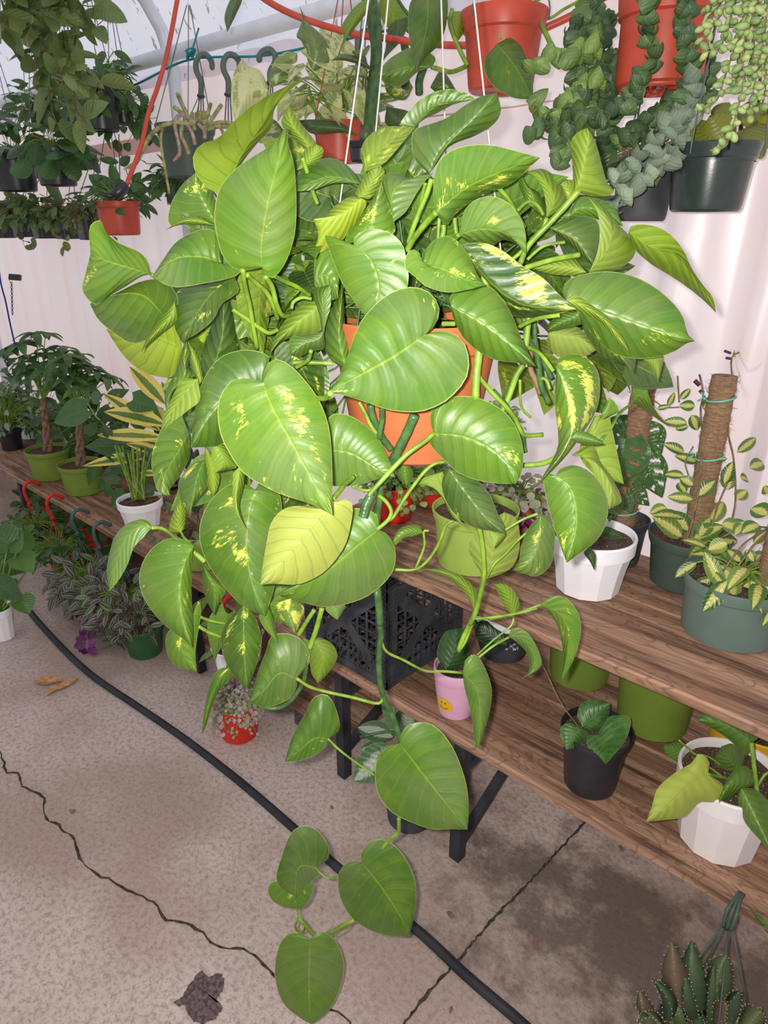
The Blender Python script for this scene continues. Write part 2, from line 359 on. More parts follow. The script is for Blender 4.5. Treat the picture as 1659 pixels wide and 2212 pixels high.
# ================================================================== STRUCTURE
fl = MB(); fl.add([(-9, -3, 0), (2.5, -3, 0), (2.5, 3.4, 0), (-9, 3.4, 0)], [(0, 1, 2, 3)])
floor = props(fl.build('floor', M['floor'], smooth=False), kind='structure')
rc = random.Random(5)
def crack(name, pts, w0, w1, jag, seed, mat='crack', n=90, z=.0012):
    r = random.Random(seed); c = spline(pts, n); mb = MB(); P = []
    for i, p in enumerate(c):
        a = V(c[min(i+1, n-1)])-V(c[max(i-1, 0)]); nn = V((-a.y, a.x, 0)).normalized()
        q = V((p[0], p[1], 0)) + nn*r.uniform(-jag, jag)+a.normalized()*r.uniform(-jag, jag)*.5; hw = r.uniform(w0, w1)
        P += [V((q.x, q.y, z))-nn*hw, V((q.x, q.y, z))+nn*hw]
    mb.grid(P, n, 2); return mb.build(name, M[mat], floor, smooth=False)
crack('crack', [at_z(x, y, 0) for x, y in tp('b6', '0 200 20 250 40 325 105 330 125 400 210 450 260 490 260 580 350 650 430 720 480 840 540 910 650 970 750 1020 850 1070 940 1130 1000 1210 1100 1220 1200 1280 1250 1345 1400 1385 1500 1400 1580 1480 1659 1550')]
      + [at_z(x, y, 0) for x, y in tp('b5', '420 1500 600 1610 660 1630 705 1680 760 1760')], .0012, .0042, .004, 3)
crack('expansion_joint', [at_z(x, y, 0) for x, y in ((1290, 1740), (1250, 1790), (1160, 1888), (1118, 1933), (1062, 1988), (985, 2080), (930, 2140), (870, 2215), (820, 2290))], .002, .0048, .0022, 4)
# tar patch
sm = MB(); cpt = at_z(440, 2140, 0); rr_ = random.Random(8); ring = [V((cpt.x, cpt.y, .001))]
for x, y in spline(tp('b6', '1205 1520 1260 1545 1310 1530 1340 1570 1325 1640 1290 1690 1325 1730 1290 1800 1240 1820 1180 1829 1130 1780 1110 1730 1060 1715 1030 1700 1090 1660 1130 1600 1160 1560 1190 1520'), 70):
    p = at_z(x, y, 0); ring.append(V((p.x+rr_.uniform(-.003, .003), p.y+rr_.uniform(-.003, .003), .001)))
sm.add(ring, [(0, i, i+1) for i in range(1, 70)]+[(0, 70, 1)]); sm.build('tar_stain', M['stain'], floor, smooth=False)
dm = MB()
for t_, cx, cy, r0 in (('b5', 1308, 1040, .013), ('b5', 1310, 1608, .009), ('b5', 600, 400, .008), ('b4', 270, 925, .012), ('b4', 780, 365, .014), ('b4', 1185, 780, .010), ('b6', 430, 560, .012)):
    x, y = tp(t_, f'{cx} {cy}')[0]; p = at_z(x, y, 0); k = len(dm.v); e = rr_.uniform(.4, .8); an = rr_.uniform(0, 3)
    pts = [V((p.x, p.y, .001))]
    for i in range(12):
        a = i*math.pi/6; q = r0*rr_.uniform(.6, 1.15); dx, dy = q*math.cos(a), q*e*math.sin(a); pts.append(V((p.x+dx*math.cos(an)-dy*math.sin(an), p.y+dx*math.sin(an)+dy*math.cos(an), .001)))
    dm.add(pts, [(0, i, i % 12+1) for i in range(1, 13)])
dm.build('dirt_spot', M['trunk'], floor, smooth=False)

def fold(x, z):
    a = .011*math.sin(x*31+.8*math.sin(z*2))+.009*math.sin(x*17.3+1.3+z*.7)+.006*math.sin(x*61+2.*math.sin(z*1.3))
    k = 1.0-.65*min(1, max(0, (z-1.3)/.8)); return a*k*(.8+1.1*min(1, max(0, (x+1.1)/.4)))
wm = MB(); NX, NZ = 420, 26; P = []
for i in range(NX):
    x = -9+11*i/(NX-1)
    for j in range(NZ):
        z = 2.14*j/(NZ-1); P.append((x, WALL+.02+fold(x, z), z))
wm.grid(P, NX, NZ, flip=True); props(wm.build('wall_back', M['wall']), kind='structure')
def roof_prof():
    # straight up, then a tight bend, then the slope towards the aisle
    pr = [(WALL-.01, 2.06)]; R = .34; cy = WALL-.01-R; cz = 2.10
    for k in range(0, 8):
        a = math.radians(k*60/7); pr.append((cy+R*math.cos(a), cz+R*math.sin(a)))
    y, z = pr[-1]; d = (-math.sin(math.radians(62)), math.cos(math.radians(62)))
    for s_ in (.3, .7, 1.3, 2.2, 3.4): pr.append((y+d[0]*s_, z+d[1]*s_))
    return pr
RP = roof_prof(); rm = MB(); NX = 120; P = []
for i in range(NX):
    x = -9+11*i/(NX-1)
    for k, (y, z) in enumerate(RP): P.append((x, y+.028+.006*math.sin(x*5+k), z+.035+.006*math.sin(x*3.1+k*1.7)))
rm.grid(P, NX, len(RP)); props(rm.build('ceiling', M['roof']), kind='structure')
# purlin, hoops, uprights
pm = MB(); pm.tube([(-9, WALL-.075, 2.155), (-4, WALL-.075, 2.155), (2, WALL-.075, 2.155)], .024, 14); props(pm.build('trim_1', M['pvc']), kind='structure')
nt = 2
for x in (-5.0, -2.6, -.44):
    hm = MB(); pr = spline([(x, WALL+.075 if x > -1 else WALL-.045, 0), (x, WALL+.075 if x > -1 else WALL-.045, 1.2)]+[(x, y+(.10 if x > -1 else -.03), z+(.06 if x > -1 else -.01)) for y, z in RP[1:]], 60) if True else spline([(x, WALL-.045, 0), (x, WALL-.045, 1.2)]+[(x, y-.03, z-.01) for y, z in RP[1:]], 60)
    hm.tube(pr, .023, 14); props(hm.build('trim_%d' % nt, M['pvc']), kind='structure'); nt += 1
bm_ = MB(); P = []
for i in range(60):
    x = -6.2+3.6*i/59
    for z in (1.865, 1.925): P.append((x, WALL+.006+fold(x, z), z))
bm_.grid(P, 60, 2, flip=True); props(bm_.build('trim_%d' % nt, M['band']), kind='structure'); nt += 1
bm_ = MB(); P = []
for i in range(80):
    x = -2.3+3.8*i/79
    for z in (1.868, 1.872): P.append((x, WALL+.006+fold(x, z), z))
bm_.grid(P, 80, 2, flip=True); props(bm_.build('trim_%d' % nt, M['band']), kind='structure')

# ================================================================== BENCHES
def plank(mb, x0, x1, y0, y1, z, th=.028, seed=1):
    r = random.Random(seed); n = 90; P = []; b = .004
    prof = [(y0+b, z), (y0, z-b), (y0, z-th*.5), (y0, z-th+b), (y0+b, z-th), (y1-b, z-th), (y1, z-th+b), (y1, z-b), (y1-b, z)]
    wob = 0
    for i in range(n+1):
        x = x0+(x1-x0)*i/n; wob = wob*.8+r.uniform(-.0009, .0009)
        for k, (y, zz) in enumerate(prof): P.append((x, y+(wob if k < 5 else 0), zz))
    nv = len(prof); b0 = len(mb.v); mb.grid(P, n+1, nv, closed=True)
    mb.f.append(tuple(b0+k for k in range(nv))); mb.f.append(tuple(b0+n*nv+k for k in range(nv))[::-1])
bench = thing('plant_bench', (-2.5, 1.39, 0), 'long low bench of weathered brown planks on dark steel legs along the film wall', 'bench')
for k, (y0, y1) in enumerate(((1.128, 1.408), (1.412, 1.652))):
    mb = MB(); plank(mb, -7.5, 1.2, y0, y1, Z1, seed=k+1); mb.build('board', M['wood'], bench, sharp=35)
for x in (-5.2, -3.6, -2.05, -1.25, -.806, .45):
    for y in (1.15, 1.60):
        mb = MB(); mb.box((x-.016, y-.016, 0), (x+.016, y+.016, Z1-.028)); mb.build('leg', M['steel'], bench, smooth=False)
for x in (-2.05, -1.25, -.806, .45):
    mb = MB(); mb.box((x-.014, 1.166, .30), (x+.014, 1.584, .325)); mb.build('crossbar', M['steel'], bench, smooth=False)
mb = MB(); a = at_z(1000, 1790, .06); mb.bar((-.806, 1.16, .045), (-.806, 1.56, .275), .024, .024, (1, 0, 0)); mb.build('brace', M['steel'], bench, smooth=False)
mb = MB(); mb.bar((-1.25, 1.16, .10), (-1.25, 1.56, .27), .024, .024, (1, 0, 0)); mb.build('brace', M['steel'], bench, smooth=False)
low = thing('low_board', (-1.9, 1.30, 0), 'reddish brown plank lying low over bricks beneath the bench, left of the steel leg', 'board')
mb = MB(); plank(mb, -3.0, -1.27, 1.17, 1.42, .12, .022, 9); mb.build('board', M['wood'], low, sharp=35)
for x in (-2.7, -1.5):
    mb = MB(); mb.box((x-.05, 1.20, 0), (x+.05, 1.38, .098)); mb.build('block', M['stain'], low, smooth=False)
shelf = thing('upper_shelf', (-.3, 1.39, Z2-.028), 'upper tier of two weathered planks above the bench, resting on the black crate', 'shelf')
for k, (y0, y1) in enumerate(((1.143, 1.405), (1.409, 1.652))):
    mb = MB(); plank(mb, -1.42, 1.2, y0, y1, Z2, .026, seed=k+11); mb.build('board', M['wood'], shelf, sharp=35)
for x in (.42, ):
    for y in (1.20, 1.6):
        mb = MB(); mb.box((x-.016, y-.016, Z1), (x+.016, y+.016, Z2-.026)); mb.build('support', M['steel'], shelf, smooth=False)

# ================================================================== FLOOR THINGS
hose = MB(); hp = [at_z(x, y, .012) for x, y in ((20, 1255), (62, 1318), (130, 1395), (200, 1460), (300, 1528), (400, 1597), (520, 1690), (630, 1785), (760, 1900), (900, 2008), (1010, 2110), (1110, 2195), (1180, 2260))]
hp = [(-5.5, 1.3, .012), (-4.0, 1.0, .012)]+[tuple(p) for p in hp]
hose.tube(spline(hp, 120), .0122, 14)
props(hose.build('garden_hose', M['rubber']), 'long black rubber hose lying across the concrete floor in front of the bench', 'hose')
def dryleaf(tile, s, hw, label, z=.006):
    pts = spline([tuple(at_z(x, y, z)) for x, y in tp(tile, s)], 18); mb = MB(); P = []
    for i, p in enumerate(pts):
        a = V(pts[min(i+1, 17)])-V(pts[max(i-1, 0)]); nn = V((-a.y, a.x, 0)).normalized(); h = hw*math.sin(math.pi*(i+.4)/18.)**.8
        lift = .0018*math.sin(i*.5)
        for k in (-1, -.5, 0, .5, 1): P.append(V((p[0], p[1], z+lift+abs(k)*h*.3))+nn*k*h)
    mb.grid(P, 18, 5); o = mb.build('dry_leaf', M['dryleaf']); props(o, label, 'leaf', 'fallen dry leaves on the concrete')
dryleaf('b1', '225 1390 290 1400 340 1395 400 1395', .026, 'pale dry leaf on the concrete, the one nearer the left edge', .004)
dryleaf('b1', '290 1490 350 1450 420 1420 500 1375', .018, 'long tan dry leaf on the concrete nearer the black hose', .004)

# ================================================================== POTS
def pot_mesh(root, c, rt, h, rb=None, mat='black', rim=.02, style='plain', soil=True, name='pot', lip=.004):
    rb = rb or rt*.74; mb = MB(); th = .003
    if style == 'fluted':
        N = 48; body = [(rb*.9, 0), (rb, .002), (rb+(rt*.93-rb)*.5, h*.5-.01), (rt*.93, h-rim*1.5)]
        fl_ = lambda a, i: (1-.055*abs(((a*7/math.pi) % 1)*2-1)) if 0 < i else 1
        # twelve flat facets
        fac = lambda a, i: math.cos(math.pi/12)/math.cos(((a+math.pi/12) % (math.pi/6))-math.pi/12)
        mb.lathe(c, [(.0001, .001)]+body, 144, rfun=lambda a, i: fac(a, i)*(1+.0 * i))
        mb.lathe(c, [(rt*.925, h-rim*1.5), (rt*.985, h-rim*1.4), (rt, h-.004), (rt-.002, h), (rt-.006, h-.001), (rt-.008, h-.006), (rt*.9, h-.03)], 64)
    elif style == 'cup':
        mb.lathe(c, [(.0001, 0), (rb*.85, 0), (rb*.97, h*.03), (rb*1.02, h*.10), (rb+(rt-rb)*.6, h*.5), (rt*.95, h*.72), (rt*.97, h*.78), (rt, h*.82), (rt*1.01, h*.97), (rt*.985, h), (rt*.94, h*.985), (rt*.92, h*.9)], 56)
    elif style == 'bowl':
        mb.lathe(c, [(.0001, 0), (rb*.9, 0), (rb*1.05, h*.05), (rb+(rt-rb)*.6, h*.35), (rt*.99, h*.7), (rt, h*.93), (rt*.985, h), (rt*.94, h), (rt*.92, h*.9)], 56)
    elif style == 'square':
        sq = lambda a, i: min(1/max(abs(math.cos(a)), 1e-3), 1/max(abs(math.sin(a)), 1e-3), 1.22)*.86
        mb.lathe(c, [(.0001, 0), (rb, 0), (rb+(rt-rb)*.9, h-rim), (rt, h-rim), (rt, h), (rt-.004, h), (rt-.006, h-.02)], 64, rfun=sq)
    else:
        g = (rt-rb)/h
        mb.lathe(c, [(.0001, .004), (rb*.55, .004), (rb*.62, .0), (rb*.93, 0), (rb, .004), (rb+g*h*.1, h*.12), (rt-g*rim-.0060, h-rim-.004), (rt-.001-g*rim, h-rim), (rt, h-.003), (rt-.001, h), (rt-.0035, h), (rt-.005, h-.006), (rt-.008, h-.03)], 64)
    p = mb.build(name, M[mat], root, sharp=18 if style == 'fluted' else 32)
    if soil:
        sb = MB(); rs = random.Random(int(rt*9999)); r0 = rt-.007; P = [(c[0], c[1], c[2]+h-.016)]; N = 28; f = []
        for q in range(1, 6):
            for k in range(N):
                a = 2*math.pi*k/N; r = r0*q/5*(.96 if style == 'square' else 1); P.append((c[0]+r*math.cos(a), c[1]+r*math.sin(a), c[2]+h-.018+rs.uniform(-.003, .003)))
        for k in range(N): f.append((0, 1+k, 1+(k+1) % N))
        for q in range(4):
            for k in range(N):
                a0 = 1+q*N+k; b0 = 1+q*N+(k+1) % N; f.append((a0, a0+N, b0+N, b0))
        sb.add(P, f); sb.build('soil', M['soil'], root)
    return p
def hanger(root, c, rt, h, top, mat='wire', r=.0013, n=4, hook=None, hmat='wiredk', a0=.4):
    mb = MB(); top = V(top)
    for k in range(n):
        a = a0+2*math.pi*k/n; p = V((c[0]+rt*.99*math.cos(a), c[1]+rt*.99*math.sin(a), c[2]+h-.008)); q = top+V((math.cos(a), math.sin(a), 0))*.006
        mb.tube([p-ZV*.012+V((math.cos(a), math.sin(a), 0))*.002, p+V((math.cos(a), math.sin(a), 0))*.003+ZV*.006, q], r, 6)
    hg = mb.build('hanger', M[mat], root)
    if hook:
        hm = MB(); s = hook; R = RV*.8+HV*0
        pts = [top-ZV*.0, top+ZV*s*.35, top+ZV*s*.62, top+ZV*s*.85+R*s*.06, top+ZV*s*.98+R*s*.2, top+ZV*s+R*s*.34, top+ZV*s*.93+R*s*.46, top+ZV*s*.80+R*s*.5]
        if hook < 0: s = -s
        hm.tube(spline(pts, 24), [.0085, .0085, .006, .006, .006, .006, .005, .004]*3, 8)
        hm.blob(top+ZV*.008, .012, .012, .018)
        hm.build('hook', M[hmat], hg)
    return hg

# ================================================================== LEAVES
def hwid(u, kind):
    if kind == 'heart': return (max(0, math.sin(math.pi*min(1, (u*.93+.07))**.72)))**.9*(1-.28*u)
    if kind == 'round': return math.sqrt(max(0, 1-(2*u-1)**2))
    if kind == 'lance': return (math.sin(math.pi*u**.85))**.9*(1-.12*u) if 0 < u < 1 else 0
    if kind == 'strap': return min(1, u*7+.25)*min(1, (1-u)*3.2)**.8
    return (math.sin(math.pi*u**.8))**.75 if 0 < u < 1 else 0        # ovate
def leaf(mb, b, d, n, L, W, kind='ovate', col=(0, .5, 0), fold=.25, curl=.5, nu=7, nv=5, twist=0, holes=None, wave=0, rim=0):
    """one leaf: b base, d direction, n upper-side normal"""
    d = V(d).normalized(); n = V(n); n = (n-d*n.dot(d))
    if n.length < 1e-4: n = d.orthogonal()
    n.normalize(); y = n.cross(d); P = []; U = []
    for i in range(nu):
        u = i/(nu-1); h = hwid(u, kind)*W/2
        back = -.13*L*math.exp(-u*9) if kind == 'heart' else 0
        if abs(curl) > 1e-3: px = L*math.sin(curl*u)/curl; pz = -L*(1-math.cos(curl*u))/curl; ca, sa = math.cos(curl*u), math.sin(curl*u)
        else: px, pz, ca, sa = L*u, 0, 1, 0
        tw = twist*u; c = V(b)+d*px+n*pz; nn = n*ca+d*sa
        yy = y*math.cos(tw)+nn*math.sin(tw); zz = nn*math.cos(tw)-y*math.sin(tw); dd = d*ca-n*sa
        for j in range(nv):
            a = 2*j/(nv-1)-1; up = fold*abs(a)*h + wave*L*.03*math.sin(u*14+j)*abs(a)
            if rim: yo = h*math.sin(a*rim)/rim; up = -h*(1-math.cos(a*rim))/rim
            else: yo = a*h*(1-.12*fold*abs(a))
            P.append(c+yy*yo+zz*up+dd*back*abs(a)**1.5); U.append((u, (a+1)/2))
    if holes:
        fs = []
        for i in range(nu-1):
            for j in range(nv-1):
                if holes(i, j, nu, nv): continue
                q = i*nv+j; fs.append((q, q+nv, q+nv+1, q+1))
        mb.add(P, fs, U, col)
    else: mb.grid(P, nu, nv, U, col, flip=True)

def rv(r, s=1.): return V((r.gauss(0, s), r.gauss(0, s), r.gauss(0, s)))
def bush(root, c, n, R, size, kind='ovate', mat='green', seed=1, up=.5, tone=(.2, .7), vari=0, w=.5, name='foliage', stems=True, stemmat='stem', hgt=1., face=None, curl=.6, droop=.0, stem_r=.0016, **kw):
    """a clump: n leaves on stalks from the point c, reaching R"""
    r = random.Random(seed); mb = MB(); sm = MB(); c = V(c)
    for i in range(n):
        az = r.uniform(0, 2*math.pi); el = math.asin(min(1, max(-.95, r.uniform(-.15, 1)*up*2-.1+r.uniform(-.2, .2))))
        rad = R*r.uniform(.45, 1.0); o = V((math.cos(az)*math.cos(el), math.sin(az)*math.cos(el), math.sin(el)*hgt))
        p = c+o*rad-ZV*droop*rad*abs(r.gauss(.5, .3))
        if p.y > WALL-.03: p.y = WALL-.03-r.uniform(0, .05)
        L = size*r.uniform(.7, 1.15); d = (o*.7+rv(r, .35)-ZV*.35).normalized(); nn = V((0, 0, 1))*.8+o*.2+rv(r, .25)-HV*.35
        if p.y+d.y*L > WALL-.02: d.y = -abs(d.y)*.5; d.normalize()
        leaf(mb, p, d, nn, L, L*w*r.uniform(.9, 1.1), kind, (vari*r.uniform(.5, 1.2), r.uniform(*tone), r.random()), curl=curl*r.uniform(.4, 1.4), twist=r.uniform(-.4, .4), **kw)
        if stems:
            m_ = c.lerp(p, .55)+ZV*.25*rad*(1-abs(o.z)) ; sm.tube(spline([c+rv(r, .006), m_, p], 7), stem_r, 5, cap=False)
    f = mb.build(name, M[mat], root)
    if stems: sm.build('stems', M[stemmat], root)
    return f
def strand(mb, sm, pts, step, size, kind='ovate', tone=(.3, .7), vari=0, seed=1, w=.6, stem_r=.0013, pair=True, curl=.4, up=None, jit=.3, taper=.0, out=.8, **kw):
    """a trailing stem with leaves along it; pts are world points"""
    r = random.Random(seed); L = sum((V(a)-V(b)).length for a, b in zip(pts, pts[1:])); n = max(4, int(L/step)); sp = [V(p) for p in spline([tuple(p) for p in pts], n*2)]
    sm.tube(sp, [stem_r, stem_r*.6], 5, cap=False)
    for i in range(0, len(sp)-1, 2):
        t = (sp[min(i+1, len(sp)-1)]-sp[i]).normalized(); ref = t.orthogonal().normalized(); q = t.cross(ref); ph = (i//2)*1.571+r.uniform(-.3, .3)
        for s_ in ((1, -1) if pair else (1 if (i//2) % 2 else -1,)):
            o = (ref*math.cos(ph)+q*math.sin(ph))*s_; sz = size*r.uniform(.75, 1.15)*(1-taper*i/len(sp))
            d = o*out+t*.45+rv(r, jit*.5); nn = (-t if up is None else V(up))+rv(r, jit)
            leaf(mb, sp[i]+o*.002, d, nn, sz, sz*w, kind, (vari*r.uniform(.4, 1.2), r.uniform(*tone), r.random()), curl=curl, **kw)

def KV(y): return .9540/(.9230+(1106-y)/FPX*.3849)      # how depth grows down a plumb line through the pot
# traced leaves -----------------------------------------------------
def tleaf(B, T, Lp, Rp, Mp, d0, d1, dl=.02, dr=.02, bulge=0., tone=.5, vari=.1, under=False, seed=.3, nq=22, nv=7, mb=None, cup=.25, vert=False):
    """leaf from its base, tip, two margins and midrib; depths are measured along the view axis"""
    l2 = spline([B]+Lp+[T], nq); r2 = spline([B]+Rp+[T], nq)
    if not Mp: Mp = [((l2[k][0]+r2[k][0])/2, (l2[k][1]+r2[k][1])/2) for k in (nq//4, nq//2, nq*3//4)]
    m2 = spline([B]+Mp+[T], 60)
    P = []; U = []
    for i in range(nq):
        q = i/(nq-1); s = q**1.35; k = s*59; k0 = min(58, int(k)); f = k-k0
        mx = m2[k0][0]+(m2[k0+1][0]-m2[k0][0])*f; my = m2[k0][1]+(m2[k0+1][1]-m2[k0][1])*f
        dm = d0+(d1-d0)*s+bulge*math.sin(math.pi*s); sh = math.sin(math.pi*min(1, q*.95+.03))**.8 if i else 0
        for j in range(-nv, nv+1):
            a = abs(j)/nv; e = l2[i] if j < 0 else r2[i]; de = dl if j < 0 else dr
            x = mx+(e[0]-mx)*a; y = my+(e[1]-my)*a
            if i == 0: x, y = B; 
            if i == nq-1: x, y = T
            dd = dm+de*sh*(a*(1-cup)+a*a*a*cup*1.6) + (-.05*abs(de)-.0012)*sh*math.sin(math.pi*a)*1.0
            P.append(at_d(x, y, dd*(KV(y) if vert else 1))); U.append((s*.5+q*.5, .5+.5*j/nv))
    W = 2*nv+1; mb = mb or MB()
    # orientation: the declared side faces the camera
    tot = 0
    for i in range(0, nq-1, 3):
        for j in range(0, W-1, 3):
            a_ = P[i*W+j]; n_ = (P[i*W+j+1]-a_).cross(P[(i+1)*W+j]-a_); tot += n_.dot(a_-CAM)
    flip = (tot > 0)       # (a,b,c,d) winding gives normal along (j x i); facing camera means negative
    if under: flip = not flip
    mb.grid(P, nq, W, U, (vari, tone, seed), flip=flip); return mb

# ================================================================== MAIN HANGING POTHOS
PD = 1.06
pc = at_d(893, 985, PD+.0); POT_H = .195
pbase = V((pc.x, pc.y, pc.z+.012))
pothos = thing('hanging_pothos', pbase, 'huge bright green pothos trailing from an orange hanging pot in mid photo', 'plant')
pot_mesh(pothos, pbase, .128, POT_H, .088, 'terra', rim=.038)
ht = V(pbase)+ZV*.9; hw_ = MB(); a_ = math.atan2(RV.y, RV.x)
for k in range(60):
    dd_ = ht-CAM
    if 1106-FPX*dd_.dot(UPV)/dd_.dot(FWD) < -194: break
    ht = ht+ZV*.01
for an in (0, math.radians(63), math.radians(130), math.pi):
    e_ = V((math.cos(a_+an), math.sin(a_+an), 0)); hw_.tube([pbase+e_*.126+ZV*(POT_H-.02), pbase+e_*.129+ZV*(POT_H+.004), ht+e_*.004], .0013, 6)
hw_.blob(ht, .008, .008, .014); hw_.tube([ht, ht+ZV*.25], .003, 6); hw_.build('hanger', M['wire'], pothos)
